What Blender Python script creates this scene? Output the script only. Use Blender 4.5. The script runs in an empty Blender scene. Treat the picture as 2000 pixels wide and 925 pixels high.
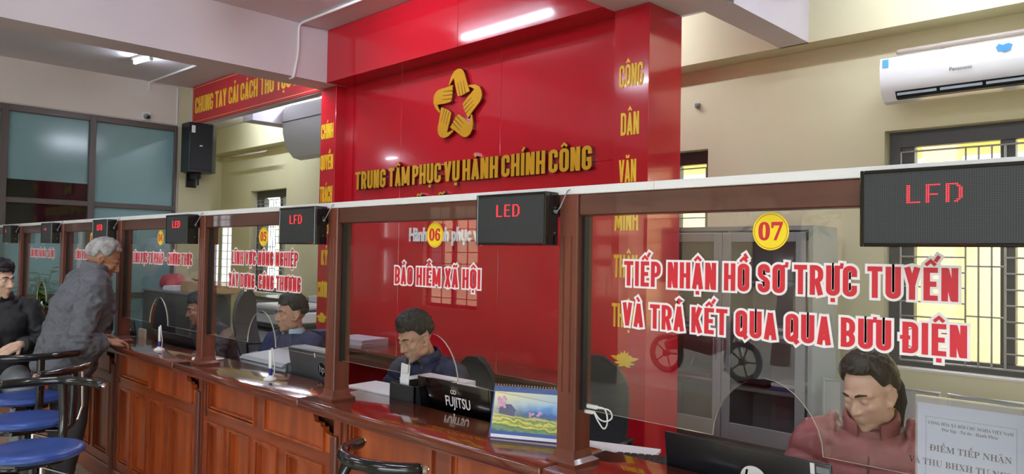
import bpy, bmesh, math, random, unicodedata
from mathutils import Vector, Matrix, noise
random.seed(7)
sc = bpy.context.scene
COL = sc.collection
PI = math.pi

# ------------------------------------------------------------------ camera, sky, exposure
F_PX, YAW, PITCH, ROLL = 1455.4, math.radians(-44.308), math.radians(1.406), math.radians(1.003)
EYE = Vector((0.0, 0.0, 1.595))
_f = Vector((math.sin(YAW), math.cos(YAW), 0)); _r = Vector((math.cos(YAW), -math.sin(YAW), 0)); _u = Vector((0, 0, 1))
_f2 = _f * math.cos(PITCH) + _u * math.sin(PITCH); _u2 = _u * math.cos(PITCH) - _f * math.sin(PITCH)
_r3 = _r * math.cos(ROLL) + _u2 * math.sin(ROLL); _u3 = _u2 * math.cos(ROLL) - _r * math.sin(ROLL)
cam = bpy.data.cameras.new('camera'); cam_ob = bpy.data.objects.new('camera', cam); COL.objects.link(cam_ob)
cam_ob.matrix_world = Matrix(((_r3.x, _u3.x, -_f2.x, EYE.x), (_r3.y, _u3.y, -_f2.y, EYE.y), (_r3.z, _u3.z, -_f2.z, EYE.z), (0, 0, 0, 1)))
cam.sensor_width = 36.0; cam.lens = 36.0 * F_PX / 2000.0; cam.clip_start = 0.05; cam.clip_end = 200
sc.camera = cam_ob

world = bpy.data.worlds.new('overcast_sky'); sc.world = world; world.use_nodes = True
_bg = world.node_tree.nodes['Background']
_bg.inputs[0].default_value = (0.88, 0.95, 1.0, 1); _bg.inputs[1].default_value = 3.2
sc.view_settings.view_transform = 'Standard'; sc.view_settings.look = 'None'
sc.view_settings.gamma = 1.0; sc.view_settings.use_curve_mapping = False
sc.view_settings.exposure = 1.0
sc.cycles.max_bounces = 10; sc.cycles.diffuse_bounces = 5; sc.cycles.glossy_bounces = 4
sc.cycles.transparent_max_bounces = 16; sc.cycles.caustics_reflective = False; sc.cycles.caustics_refractive = False
sc.cycles.sample_clamp_indirect = 6.0
TUBE_POWER = 58.0      # emission strength of the fluorescent tubes

# ------------------------------------------------------------------ materials
def lin(c):
    c /= 255.0
    return c / 12.92 if c <= 0.04045 else ((c + 0.055) / 1.055) ** 2.4
def rgb(r, g, b): return (lin(r), lin(g), lin(b), 1.0)
def mat(name, col, rough=0.5, metal=0.0, coat=0.0, emit=None, estr=0.0, spec=0.5, alpha=None):
    m = bpy.data.materials.new(name); m.use_nodes = True
    p = m.node_tree.nodes['Principled BSDF']
    p.inputs['Base Color'].default_value = rgb(*col); p.inputs['Roughness'].default_value = rough
    p.inputs['Metallic'].default_value = metal; p.inputs['Coat Weight'].default_value = coat
    p.inputs['Specular IOR Level'].default_value = spec
    if emit:
        p.inputs['Emission Color'].default_value = rgb(*emit); p.inputs['Emission Strength'].default_value = estr
    return m
def mottle(m, c1, c2, scale=(4, 4, 4), detail=6, lo=0.35, hi=0.65, bump=0.0, bscale=None, coord='Object'):
    nt = m.node_tree; p = nt.nodes['Principled BSDF']
    tc = nt.nodes.new('ShaderNodeTexCoord'); mp = nt.nodes.new('ShaderNodeMapping'); mp.inputs['Scale'].default_value = scale
    n = nt.nodes.new('ShaderNodeTexNoise'); n.inputs['Scale'].default_value = 1.0; n.inputs['Detail'].default_value = detail
    r = nt.nodes.new('ShaderNodeValToRGB')
    r.color_ramp.elements[0].position = lo; r.color_ramp.elements[1].position = hi
    r.color_ramp.elements[0].color = rgb(*c1); r.color_ramp.elements[1].color = rgb(*c2)
    nt.links.new(tc.outputs[coord], mp.inputs[0]); nt.links.new(mp.outputs[0], n.inputs['Vector'])
    nt.links.new(n.outputs['Fac'], r.inputs[0]); nt.links.new(r.outputs[0], p.inputs['Base Color'])
    if bump:
        b = nt.nodes.new('ShaderNodeBump'); b.inputs['Strength'].default_value = bump; b.inputs['Distance'].default_value = 0.01
        if bscale:
            mp2 = nt.nodes.new('ShaderNodeMapping'); mp2.inputs['Scale'].default_value = bscale
            n2 = nt.nodes.new('ShaderNodeTexNoise'); n2.inputs['Scale'].default_value = 1.0; n2.inputs['Detail'].default_value = 5
            nt.links.new(tc.outputs[coord], mp2.inputs[0]); nt.links.new(mp2.outputs[0], n2.inputs['Vector'])
            nt.links.new(n2.outputs['Fac'], b.inputs['Height'])
        else:
            nt.links.new(n.outputs['Fac'], b.inputs['Height'])
        nt.links.new(b.outputs[0], p.inputs['Normal'])
    return m
def glass_mat(name, tint=(1, 1, 1), ior=1.5, rough=0.0, body=None, body_fac=0.0):
    """thin clear pane: see-through plus Fresnel mirror"""
    m = bpy.data.materials.new(name); m.use_nodes = True; nt = m.node_tree
    nt.nodes.clear()
    out = nt.nodes.new('ShaderNodeOutputMaterial'); mix = nt.nodes.new('ShaderNodeMixShader')
    fr = nt.nodes.new('ShaderNodeFresnel'); fr.inputs['IOR'].default_value = ior
    # same reflectance from both sides of the thin sheet
    geo = nt.nodes.new('ShaderNodeNewGeometry'); inv = nt.nodes.new('ShaderNodeMath'); inv.operation = 'DIVIDE'
    mx = nt.nodes.new('ShaderNodeMix'); mx.data_type = 'FLOAT'
    inv.inputs[0].default_value = 1.0; inv.inputs[1].default_value = ior
    mx.inputs[2].default_value = ior; nt.links.new(inv.outputs[0], mx.inputs[3]); nt.links.new(geo.outputs['Backfacing'], mx.inputs[0])
    nt.links.new(mx.outputs[0], fr.inputs['IOR'])
    tr = nt.nodes.new('ShaderNodeBsdfTransparent'); tr.inputs[0].default_value = (*tint, 1)
    gl = nt.nodes.new('ShaderNodeBsdfGlossy'); gl.inputs['Roughness'].default_value = rough; gl.inputs['Color'].default_value = (1, 1, 1, 1)
    nt.links.new(fr.outputs[0], mix.inputs[0])
    if body:
        d = nt.nodes.new('ShaderNodeBsdfDiffuse'); d.inputs[0].default_value = rgb(*body)
        mm = nt.nodes.new('ShaderNodeMixShader'); mm.inputs[0].default_value = body_fac
        nt.links.new(tr.outputs[0], mm.inputs[1]); nt.links.new(d.outputs[0], mm.inputs[2])
        nt.links.new(mm.outputs[0], mix.inputs[1])
    else:
        nt.links.new(tr.outputs[0], mix.inputs[1])
    nt.links.new(gl.outputs[0], mix.inputs[2]); nt.links.new(mix.outputs[0], out.inputs[0])
    return m

M = {}
M['wall_cream'] = mottle(mat('cream_wall_paint', (206, 199, 164), 0.85), (204, 197, 160), (211, 204, 170), (1.2, 1.2, 1.2))
M['wall_white'] = mottle(mat('white_wall_paint', (222, 214, 205), 0.85), (219, 211, 202), (227, 220, 212), (1.5, 1.5, 1.5))
M['ceiling'] = mottle(mat('ceiling_paint', (214, 208, 212), 0.9), (211, 205, 209), (219, 213, 216), (.8, .8, .8))
M['beam'] = mottle(mat('beam_paint', (214, 206, 210), 0.88), (210, 202, 207), (218, 211, 214), (1, 1, 1))
M['floor'] = mottle(mat('floor_tile', (190, 180, 160), 0.25), (180, 170, 150), (202, 193, 174), (2, 2, 2))
M['red'] = mat('glossy_red_panel', (186, 22, 38), 0.12, coat=0.4)
M['darkred'] = mat('red_panel_side', (150, 20, 34), 0.12, coat=0.4)
M['gold'] = mat('polished_gold_letter', (232, 172, 44), 0.28, metal=0.4)
M['goldedge'] = mat('gold_letter_edge', (150, 120, 120), 0.25, metal=1.0)
M['yellowpaint'] = mat('yellow_sticker', (244, 200, 45), 0.4)
M['yellowsign'] = mat('yellow_badge', (246, 222, 40), 0.35)
M['whitevinyl'] = mat('white_vinyl', (240, 236, 236), 0.45)
M['redvinyl'] = mat('red_vinyl', (206, 36, 52), 0.4)
M['whiteplastic'] = mat('white_plastic', (232, 232, 230), 0.4)
M['blackplastic'] = mat('black_plastic', (22, 23, 26), 0.35)
M['blackgloss'] = mat('black_gloss', (10, 10, 12), 0.12, coat=0.5)
M['darkgrey'] = mat('dark_grey_frame', (72, 72, 72), 0.45)
M['framebrown'] = mat('grey_brown_aluminium', (88, 80, 76), 0.4)
M['steel'] = mat('brushed_steel', (180, 182, 184), 0.28, metal=1.0)
M['chrome'] = mat('chrome', (220, 220, 222), 0.08, metal=1.0)
M['greymetal'] = mat('grey_painted_metal', (136, 142, 146), 0.4)
M['paper'] = mat('white_paper', (236, 236, 240), 0.8)
def wood(name, c1, c2, scale, rough=0.28, coat=0.35, bump=0.05):
    return mottle(mat(name, c1, rough, coat=coat), c1, c2, scale, 8, 0.3, 0.7, bump)
M['wood_panel'] = wood('red_brown_wood', (126, 50, 22), (178, 86, 38), (14, 14, 1.6))
M['wood_rail'] = wood('red_brown_wood_rail', (112, 44, 20), (156, 72, 34), (1.6, 14, 14))
M['wood_post'] = wood('dark_wood_post', (92, 46, 32), (118, 62, 44), (20, 20, 1.5), 0.42, 0.08)
M['wood_dark'] = wood('dark_wood_rail', (74, 40, 32), (98, 56, 44), (1.5, 20, 20), 0.35)
M['wood_top'] = wood('polished_worktop', (84, 32, 18), (122, 56, 30), (1.4, 10, 10), 0.13, 0.6, 0.015)
M['wood_shadow'] = wood('shaded_wood_inside', (60, 30, 20), (80, 40, 26), (8, 8, 2), 0.5, 0)  # darker wood, the shade of the recess put into its colour
M['glass'] = glass_mat('clear_glass', ior=1.42)
M['glass_edge'] = mat('polished_glass_edge', (188, 190, 170), 0.15)
M['glass_door'] = glass_mat('cabinet_glass', (0.86, 0.89, 0.89), 1.5)
M['acrylic'] = glass_mat('clear_acrylic', (0.95, 0.95, 0.95), 1.49, body=(230, 230, 230), body_fac=0.12)
M['teal'] = mottle(mat('tinted_teal_glass', (122, 158, 160), 0.16), (116, 152, 155), (130, 166, 168), (.5, .5, .5))
M['tealdark'] = mat('painted_dark_glass', (18, 24, 30), 0.05, coat=0.6)  # dark view in the end screen put into an opaque colour
M['led_off'] = mat('led_matrix_off', (26, 28, 30), 0.55)
M['led_on'] = mat('red_led_dot', (255, 40, 50), 0.5, emit=(255, 30, 40), estr=2.2)
M['tube_on'] = mat('lit_fluorescent_tube', (255, 255, 255), 0.5, emit=(228, 238, 255), estr=TUBE_POWER)
# LED matrix: fine grid of dark dots
_nt = M['led_off'].node_tree; _p = _nt.nodes['Principled BSDF']
_tc = _nt.nodes.new('ShaderNodeTexCoord'); _ck = _nt.nodes.new('ShaderNodeTexBrick')
_ck.inputs['Scale'].default_value = 1.0; _ck.offset = 0.0
_ck.inputs['Brick Width'].default_value = 0.0045; _ck.inputs['Row Height'].default_value = 0.0045; _ck.inputs['Mortar Size'].default_value = 0.0009
_ck.inputs['Color1'].default_value = rgb(22, 24, 26); _ck.inputs['Color2'].default_value = rgb(26, 28, 30); _ck.inputs['Mortar'].default_value = rgb(52, 56, 56)
_sx = _nt.nodes.new('ShaderNodeSeparateXYZ'); _cx = _nt.nodes.new('ShaderNodeCombineXYZ')
_nt.links.new(_tc.outputs['Object'], _sx.inputs[0]); _nt.links.new(_sx.outputs[0], _cx.inputs[0]); _nt.links.new(_sx.outputs[2], _cx.inputs[1])
_nt.links.new(_cx.outputs[0], _ck.inputs['Vector']); _nt.links.new(_ck.outputs['Color'], _p.inputs['Base Color'])
# floor tiles with joints
_nt = M['floor'].node_tree; _p = _nt.nodes['Principled BSDF']
_b = _nt.nodes.new('ShaderNodeTexBrick'); _b.offset = 0; _b.inputs['Scale'].default_value = 1
_b.inputs['Brick Width'].default_value = 0.6; _b.inputs['Row Height'].default_value = 0.6; _b.inputs['Mortar Size'].default_value = 0.004
_b.inputs['Mortar'].default_value = rgb(140, 130, 115)
_tc = _nt.nodes.new('ShaderNodeTexCoord'); _nt.links.new(_tc.outputs['Object'], _b.inputs['Vector'])
_rm = [n for n in _nt.nodes if n.type == 'VALTORGB'][0]
_nt.links.new(_rm.outputs[0], _b.inputs['Color1']); _nt.links.new(_rm.outputs[0], _b.inputs['Color2'])
_nt.links.new(_b.outputs['Color'], _p.inputs['Base Color'])

# ------------------------------------------------------------------ mesh helpers
class MB:
    def __init__(s): s.bm = bmesh.new()
    def box(s, x0, x1, y0, y1, z0, z1, bev=0.0, seg=1):
        return s.obox(((x0 + x1) / 2, (y0 + y1) / 2, (z0 + z1) / 2), (abs(x1 - x0), abs(y1 - y0), abs(z1 - z0)), None, bev, seg)
    def obox(s, c, size, rot=None, bev=0.0, seg=1):
        r = bmesh.ops.create_cube(s.bm, size=1.0); vs = r['verts']
        for v in vs: v.co = Vector((v.co.x * size[0], v.co.y * size[1], v.co.z * size[2]))
        if bev > 0:
            es = list({e for v in vs for e in v.link_edges})
            rr = bmesh.ops.bevel(s.bm, geom=es, offset=min(bev, min(size) * .45), segments=seg, affect='EDGES', profile=0.5)
            vs = list({v for v in vs if v.is_valid} | set(rr['verts']))
            # collect the whole island
            seen = set(vs); st = list(vs)
            while st:
                v = st.pop()
                for e in v.link_edges:
                    o = e.other_vert(v)
                    if o not in seen: seen.add(o); st.append(o)
            vs = list(seen)
        T = Matrix.Translation(Vector(c))
        if rot is not None: T = T @ rot.to_4x4()
        for v in vs: v.co = T @ v.co
        return vs
    def ring_loft(s, rings, close=True, cap0=True, cap1=True):
        vr = [[s.bm.verts.new(p) for p in r] for r in rings]
        n = len(vr[0])
        for a, b in zip(vr, vr[1:]):
            for i in range(n if close else n - 1):
                j = (i + 1) % n
                s.bm.faces.new((a[i], a[j], b[j], b[i]))
        if close and cap0: s.bm.faces.new(list(reversed(vr[0])))
        if close and cap1: s.bm.faces.new(vr[-1])
        return vr
    def tube(s, pts, r, seg=10, loop=False, ell=None, up=None, round_caps=False):
        """round or elliptic tube along pts; r number or list; ell = (a,b) factors with a along 'up'"""
        pts = [Vector(p) for p in pts]; n = len(pts)
        rs = list(r) if isinstance(r, (list, tuple)) else [r] * n
        if round_caps and not loop:
            d0 = (pts[0] - pts[1]).normalized(); d1 = (pts[-1] - pts[-2]).normalized()
            pre = [(pts[0] + d0 * rs[0] * math.sin(a), rs[0] * math.cos(a)) for a in (1.45, 1.15, .75, .4)]
            post = [(pts[-1] + d1 * rs[-1] * math.sin(a), rs[-1] * math.cos(a)) for a in (.4, .75, 1.15, 1.45)]
            pts = [p for p, _ in pre] + pts + [p for p, _ in post]; rs = [q for _, q in pre] + rs + [q for _, q in post]
            n = len(pts)
        tang = []
        for i in range(n):
            if loop: t = pts[(i + 1) % n] - pts[i - 1]
            elif i == 0: t = pts[1] - pts[0]
            elif i == n - 1: t = pts[-1] - pts[-2]
            else: t = (pts[i + 1] - pts[i]).normalized() + (pts[i] - pts[i - 1]).normalized()
            if t.length < 1e-9: t = Vector((0, 0, 1))
            tang.append(t.normalized())
        if up is not None: nrm = Vector(up)
        else: nrm = Vector((0, 0, 1)) if abs(tang[0].z) < 0.9 else Vector((1, 0, 0))
        rings = []
        for i in range(n):
            nrm = (nrm - tang[i] * nrm.dot(tang[i]))
            if nrm.length < 1e-6: nrm = tang[i].orthogonal()
            nrm.normalize(); bi = tang[i].cross(nrm)
            ea, eb = ell if ell else (1, 1)
            rings.append([pts[i] + nrm * (math.cos(2 * PI * k / seg) * rs[i] * ea) + bi * (math.sin(2 * PI * k / seg) * rs[i] * eb) for k in range(seg)])
        if loop:
            vr = [[s.bm.verts.new(p) for p in q] for q in rings]
            for i in range(n):
                a, b = vr[i], vr[(i + 1) % n]
                for k in range(seg):
                    l = (k + 1) % seg; s.bm.faces.new((a[k], a[l], b[l], b[k]))
        else: s.ring_loft(rings)
        return s
    def cyl(s, p0, p1, r0, r1=None, seg=16): return s.tube([p0, p1], [r0, r0 if r1 is None else r1], seg)
    def lathe(s, prof, c=(0, 0, 0), seg=24, rot=None):
        c = Vector(c); rings = []
        for r, z in prof:
            ring = []
            for k in range(seg):
                a = 2 * PI * k / seg; p = Vector((math.cos(a) * max(r, 1e-4), math.sin(a) * max(r, 1e-4), z))
                if rot is not None: p = rot @ p
                ring.append(c + p)
            rings.append(ring)
        s.ring_loft(rings); return s
    def sphere(s, c, rad, seg=16, rot=None, rings=10):
        if not isinstance(rad, (tuple, list)): rad = (rad,) * 3
        c = Vector(c); rr = []
        for i in range(rings + 1):
            a = PI * (0.02 + 0.96 * i / rings) - PI / 2
            ring = []
            for k in range(seg):
                b = 2 * PI * k / seg
                p = Vector((math.cos(a) * math.cos(b) * rad[0], math.cos(a) * math.sin(b) * rad[1], math.sin(a) * rad[2]))
                if rot is not None: p = rot @ p
                ring.append(c + p)
            rr.append(ring)
        s.ring_loft(rr); return s
    def prism(s, poly, y0, y1, holes=(), plane='xz', side_mat=None):
        """extrude an outline given in (x,z) from y0 to y1 (plane 'xy': from z0 to z1; 'yz': x0 to x1)"""
        def P(p, d):
            if plane == 'xz': return Vector((p[0], d, p[1]))
            if plane == 'xy': return Vector((p[0], p[1], d))
            return Vector((d, p[0], p[1]))
        loops = [poly] + list(holes)
        for d, first in ((y0, True), (y1, False)):
            edges = []
            for lp in loops:
                vs = [s.bm.verts.new(P(p, d)) for p in lp]
                for i in range(len(vs)): edges.append(s.bm.edges.new((vs[i], vs[(i + 1) % len(vs)])))
            if not holes:
                s.bm.faces.new(vs)
            else:
                bmesh.ops.triangle_fill(s.bm, use_beauty=True, use_dissolve=False, edges=edges)
        for lp in loops:
            n = len(lp)
            for i in range(n):
                a, b = lp[i], lp[(i + 1) % n]
                f = s.bm.faces.new([s.bm.verts.new(q) for q in (P(a, y0), P(b, y0), P(b, y1), P(a, y1))])
                if side_mat is not None: f.material_index = side_mat
        return s
    def xform(s, mtx):
        for v in s.bm.verts: v.co = mtx @ v.co
        return s
    def build(s, name, m, parent=None, smooth=False, merge=1e-5):
        if merge: bmesh.ops.remove_doubles(s.bm, verts=s.bm.verts, dist=merge)
        bmesh.ops.recalc_face_normals(s.bm, faces=s.bm.faces)
        me = bpy.data.meshes.new(name); s.bm.to_mesh(me); s.bm.free()
        for mm in (m if isinstance(m, (list, tuple)) else [m]): me.materials.append(mm)
        if smooth: shade(me, smooth)
        o = bpy.data.objects.new(name, me); COL.objects.link(o)
        if parent: adopt(o, parent)
        return o
def curve_pts(pts, n=5):
    """smooth curve through points"""
    P = [Vector(p) for p in pts]; out = []
    for i in range(len(P) - 1):
        a, b, c, d = P[max(i - 1, 0)], P[i], P[i + 1], P[min(i + 2, len(P) - 1)]
        for k in range(n):
            t = k / n; out.append(.5 * (2 * b + (c - a) * t + (2 * a - 5 * b + 4 * c - d) * t * t + (3 * b - a - 3 * c + d) * t ** 3))
    return out + [P[-1]]
def shade(me, ang):
    me.polygons.foreach_set('use_smooth', [True] * len(me.polygons))
    if ang is True: ang = 40
    a = math.radians(ang)
    bm = bmesh.new(); bm.from_mesh(me)
    for e in bm.edges:
        if len(e.link_faces) == 2 and e.calc_face_angle(0) > a: e.smooth = False
    bm.to_mesh(me); bm.free()
def own_matrix(o): return Matrix.LocRotScale(o.location, o.rotation_euler, o.scale)
def adopt(o, parent):
    """child keeps its world place"""
    o.parent = parent
    if parent.parent is None: o.matrix_parent_inverse = own_matrix(parent).inverted()
def tag(o, label, cat, group=None, kind=None):
    if label: o['label'] = label
    if cat: o['category'] = cat
    if group: o['group'] = group
    if kind: o['kind'] = kind
    return o
def thing(name, label, cat, loc=(0, 0, 0), rz=0, group=None):
    o = bpy.data.objects.new(name, None); COL.objects.link(o); o.empty_display_size = 0.1
    o.location = loc; o.rotation_euler = (0, 0, rz)
    return tag(o, label, cat, group)
def struct(o):
    o['kind'] = 'structure'; return o
def copy_tree(root, loc, rz=None, label=None, group=None):
    kids = {}
    for ob in COL.objects:
        if ob.parent: kids.setdefault(ob.parent.name, []).append(ob)
    def rec(o, par):
        c = o.copy(); COL.objects.link(c)
        if par:
            inv = o.matrix_parent_inverse.copy(); c.parent = par; c.matrix_parent_inverse = inv
        for k in kids.get(o.name, []): rec(k, c)
        return c
    r = rec(root, None); r.location = loc
    if rz is not None: r.rotation_euler = (0, 0, rz)
    if label: r['label'] = label
    if group: r['group'] = group
    return r

# ------------------------------------------------------------------ condensed sign lettering built from strokes
def _arc(cx, cy, rx, ry, a0, a1, n=5):
    return [(cx + rx * math.cos(math.radians(a0 + (a1 - a0) * i / n)), cy + ry * math.sin(math.radians(a0 + (a1 - a0) * i / n))) for i in range(n + 1)]
def glyph(ch, w, t):
    a = t / 2; L, R, B, T = a, w - a, a, 1 - a; r = min((R - L) / 2, .16); mid = .5; C = (L + R) / 2
    tl = _arc(L + r, T - r, r, r, 90, 180); bl = _arc(L + r, B + r, r, r, 180, 270); br = _arc(R - r, B + r, r, r, 270, 360); tr = _arc(R - r, T - r, r, r, 0, 90)
    if ch == 'C': return [[(R, .64), (R, T - r)] + tr + tl + bl + br + [(R, .36)]]
    if ch == 'G': return [[(R, .66), (R, T - r)] + tr + tl + bl + br + [(R, .44), (C - .0, .44)]]
    if ch == 'O': return [tr + tl + bl + br + [(R, T - r)]]
    if ch == 'Q': return [tr + tl + bl + br + [(R, T - r)], [(C, .22), (R + a * .8, -.04)]]
    if ch == 'D': return [[(L, 0), (L, 1)], [(L, T)] + list(reversed(tr))[0:1] + list(reversed(tr)) + list(reversed(br)) + [(L, B)]]
    if ch == 'U': return [[(L, 1)] + bl + br + [(R, 1)]]
    if ch == 'H': return [[(L, 0), (L, 1)], [(R, 0), (R, 1)], [(L, mid), (R, mid)]]
    if ch == 'I': return [[(L, 0), (L, 1)]]
    if ch == 'T': return [[(0, T), (w, T)], [(C, 0), (C, T)]]
    if ch == 'L': return [[(L, 1), (L, 0)], [(L, B), (w, B)]]
    if ch == 'E': return [[(L, 0), (L, 1)], [(L, T), (w, T)], [(L, B), (w, B)], [(L, mid), (w * .9, mid)]]
    if ch == 'F': return [[(L, 0), (L, 1)], [(L, T), (w, T)], [(L, mid), (w * .9, mid)]]
    if ch == 'N': return [[(L, 0), (L, 1)], [(R, 0), (R, 1)], [(L + a * .3, 1 - a * .4), (R - a * .3, a * .4)]]
    if ch == 'M': return [[(L, 0), (L, 1)], [(R, 0), (R, 1)], [(L + a * .2, 1 - a * .5), (C, .12)], [(C, .12), (R - a * .2, 1 - a * .5)]]
    if ch == 'A': return [[(a * .9, 0), (C, 1 - a * .3)], [(w - a * .9, 0), (C, 1 - a * .3)], [(L + a, .24), (R - a, .24)]]
    if ch == 'V': return [[(a * .9, 1), (C, a * .3)], [(w - a * .9, 1), (C, a * .3)]]
    if ch == 'Y': return [[(a * .9, 1), (C, .45)], [(w - a * .9, 1), (C, .45)], [(C, 0), (C, .48)]]
    if ch == 'X': return [[(a * .9, 1), (w - a * .9, 0)], [(w - a * .9, 1), (a * .9, 0)]]
    if ch == 'K': return [[(L, 0), (L, 1)], [(w - a * .9, 1), (L + a * .6, .42)], [(L + a * 1.2, .56), (w - a * .8, 0)]]
    if ch in 'PRB':
        pr = min((R - L) * .8, .17); m = .46
        bowl = [(L, T)] + list(reversed(_arc(R - pr, T - pr, pr, pr, 0, 90))) + list(reversed(_arc(R - pr, m + pr, pr, pr, -90, 0))) + [(L, m)]
        s = [[(L, 0), (L, 1)], bowl]
        if ch == 'R': s.append([(C, m), (R, m - .12), (R, 0)] if False else [(L + (R - L) * .55, m + a * .4), (R + a * .05, 0)])
        if ch == 'B': s.append([(L, m + .02)] + list(reversed(_arc(R - pr, m + .02 - pr, pr, pr, 0, 90))) + list(reversed(_arc(R - pr, B + pr, pr, pr, -90, 0))) + [(L, B)])
        return s
    if ch == 'S':
        return [[(R, .7), (R, T - r)] + tr + tl + [(L, .64), (L + (R - L) * .2, .56), (R - (R - L) * .2, .44), (R, .36)] + list(reversed(br)) + list(reversed(bl)) + [(L, .3)]]
    if ch == '-': return [[(0, .45), (w, .45)]]
    if ch == ',': return [[(L, .09), (L * .5, -.1)]]
    return []
_W = {'I': 0, '-': .22, ',': .1, 'M': .56, ' ': .2, 'L': .34, 'E': .35, 'F': .34}
def stroke_text(text, height, width=None, t=.135, wdef=.40, gap=.075, out=0.0):
    """outline polygons (x,z) of a line of lettering, base line at z=0, starting at x=0"""
    items = []; x = 0.0; word = 0; wid = []
    for ch in text:
        while len(wid) < len(items): wid.append(word)
        d = unicodedata.normalize('NFD', ch); b = d[0]; marks = d[1:]
        bar = b == 'Đ'
        if bar: b = 'D'
        if b == ' ': x += .2; word += 1; continue
        w = _W.get(b, wdef)
        if b == 'I' or b == ',': w = t
        for st in glyph(b, w, t): items.append((x, st, t))
        if bar: items.append((x, [(-.06, .5), (w * .5, .5)], t * .8))
        c = w / 2; th = t * .62
        low = 1.0
        for mk in marks:
            if mk == '\u0302': items.append((x, [(c - .12, 1.07), (c, 1.2), (c + .12, 1.07)], th)); low = 1.2
            elif mk == '\u0306': items.append((x, [(c - .11, 1.2), (c - .06, 1.1), (c + .06, 1.1), (c + .11, 1.2)], th)); low = 1.16
            elif mk == '\u031b':
                items.append((x, [(w - t * .6, .92), (w + .05, .95), (w + .06, 1.08)] , th))
        for mk in marks:
            o = .14 if low > 1.1 else 0
            y0 = low + .07 if low <= 1.1 else low - .02
            if mk == '\u0301': items.append((x, [(c - .03 + o, y0), (c + .07 + o, y0 + .17)], th))
            elif mk == '\u0300': items.append((x, [(c + .03 + (o and .1), y0), (c - .07 + (o and .1), y0 + .17)], th))
            elif mk == '\u0303': items.append((x, [(c - .13, y0), (c - .07, y0 + .09), (c + .06, y0 + .03), (c + .13, y0 + .12)], th))
            elif mk == '\u0309': items.append((x, [(c - .06, y0 + .15), (c, y0 + .2), (c + .06, y0 + .15), (c, y0 + .07), (c, y0)], th * .8))
            elif mk == '\u0323': items.append((x, [(c - t * .42, -.14), (c + t * .42, -.14)], t * .85))
        x += w + gap
    while len(wid) < len(items): wid.append(word)
    x -= gap
    sx = (width / x) if width else height
    polys = []
    for (ox, st, tt), wd in zip(items, wid):
        pts = [((ox + p[0]) * sx, p[1] * height) for p in st]
        q = [pts[0]]
        for p in pts[1:]:
            if math.hypot(p[0] - q[-1][0], p[1] - q[-1][1]) > 1e-6: q.append(p)
        if len(q) < 2: continue
        # stroke thickness follows the letter scale in each direction
        polys.append(_ribbon(q, tt * sx / 2, tt * height / 2, out) + (wd,))
    return polys, x * sx
def _ribbon(q, hx, hz, out):
    closed = len(q) > 4 and math.hypot(q[0][0] - q[-1][0], q[0][1] - q[-1][1]) < 1e-6
    if closed: q = q[:-1]
    n = len(q)
    h = lambda nx, nz: math.sqrt((hx * nx) ** 2 + (hz * nz) ** 2) * 1.0 + out
    lft, rgt = [], []
    for i in range(n):
        def nrm(a, b):
            dx, dz = b[0] - a[0], b[1] - a[1]; l = math.hypot(dx, dz) or 1
            return (-dz / l, dx / l)
        if closed: n0 = nrm(q[i - 1], q[i]); n1 = nrm(q[i], q[(i + 1) % n])
        else:
            n0 = nrm(q[i - 1], q[i]) if i > 0 else nrm(q[0], q[1])
            n1 = nrm(q[i], q[i + 1]) if i < n - 1 else n0
        mx, mz = n0[0] + n1[0], n0[1] + n1[1]; l = math.hypot(mx, mz) or 1
        mx, mz = mx / l, mz / l
        k = 1 / max(.45, mx * n1[0] + mz * n1[1])
        d = h(mx, mz) * k
        p = q[i]
        if not closed and out and i in (0, n - 1):
            e = (q[0][0] - q[1][0], q[0][1] - q[1][1]) if i == 0 else (q[-1][0] - q[-2][0], q[-1][1] - q[-2][1])
            el = math.hypot(*e) or 1; p = (p[0] + e[0] / el * out, p[1] + e[1] / el * out)
        lft.append((p[0] + mx * d, p[1] + mz * d)); rgt.append((p[0] - mx * d, p[1] - mz * d))
    return (closed, lft, rgt)
def add_strokes(mb, polys, x0, z0, y0, y1):
    """solid lettering in the XZ plane between depths y0 (front) and y1"""
    for k, (closed, l, r, *_) in enumerate(polys):
        y0 = y0 - .00004; n = len(l); V = lambda p, y: mb.bm.verts.new((p[0] + x0, y, p[1] + z0))
        A = [(V(l[i], y0), V(r[i], y0), V(r[i], y1), V(l[i], y1)) for i in range(n)]
        rng = range(n if closed else n - 1)
        for i in rng:
            a, b = A[i], A[(i + 1) % n]
            for k in range(4):
                j = (k + 1) % 4; mb.bm.faces.new((a[k], a[j], b[j], b[k]))
        if not closed:
            mb.bm.faces.new(A[0]); mb.bm.faces.new(list(reversed(A[-1])))
def sign_line(name, text, x0, x1, z0, h, y, depth, m, parent, outline=None, t=.135, gap=.075):
    """front face at y, lettering body goes back by depth; outline = (width, material)"""
    polys, _ = stroke_text(text, h, x1 - x0, t, gap=gap); o = None
    words = sorted({p[3] for p in polys})
    for w in words:
        mb = MB(); add_strokes(mb, [p for p in polys if p[3] == w], x0, z0, y, y + depth); o = mb.build(name, m, parent, merge=0)
        if outline:
            pw, _ = stroke_text(text, h, x1 - x0, t, gap=gap, out=outline[0])
            mb = MB(); add_strokes(mb, [p for p in pw if p[3] == w], x0, z0, y + depth, y + depth + .0008)
            mb.build('outline', outline[1], o, merge=0)
    return o
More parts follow.
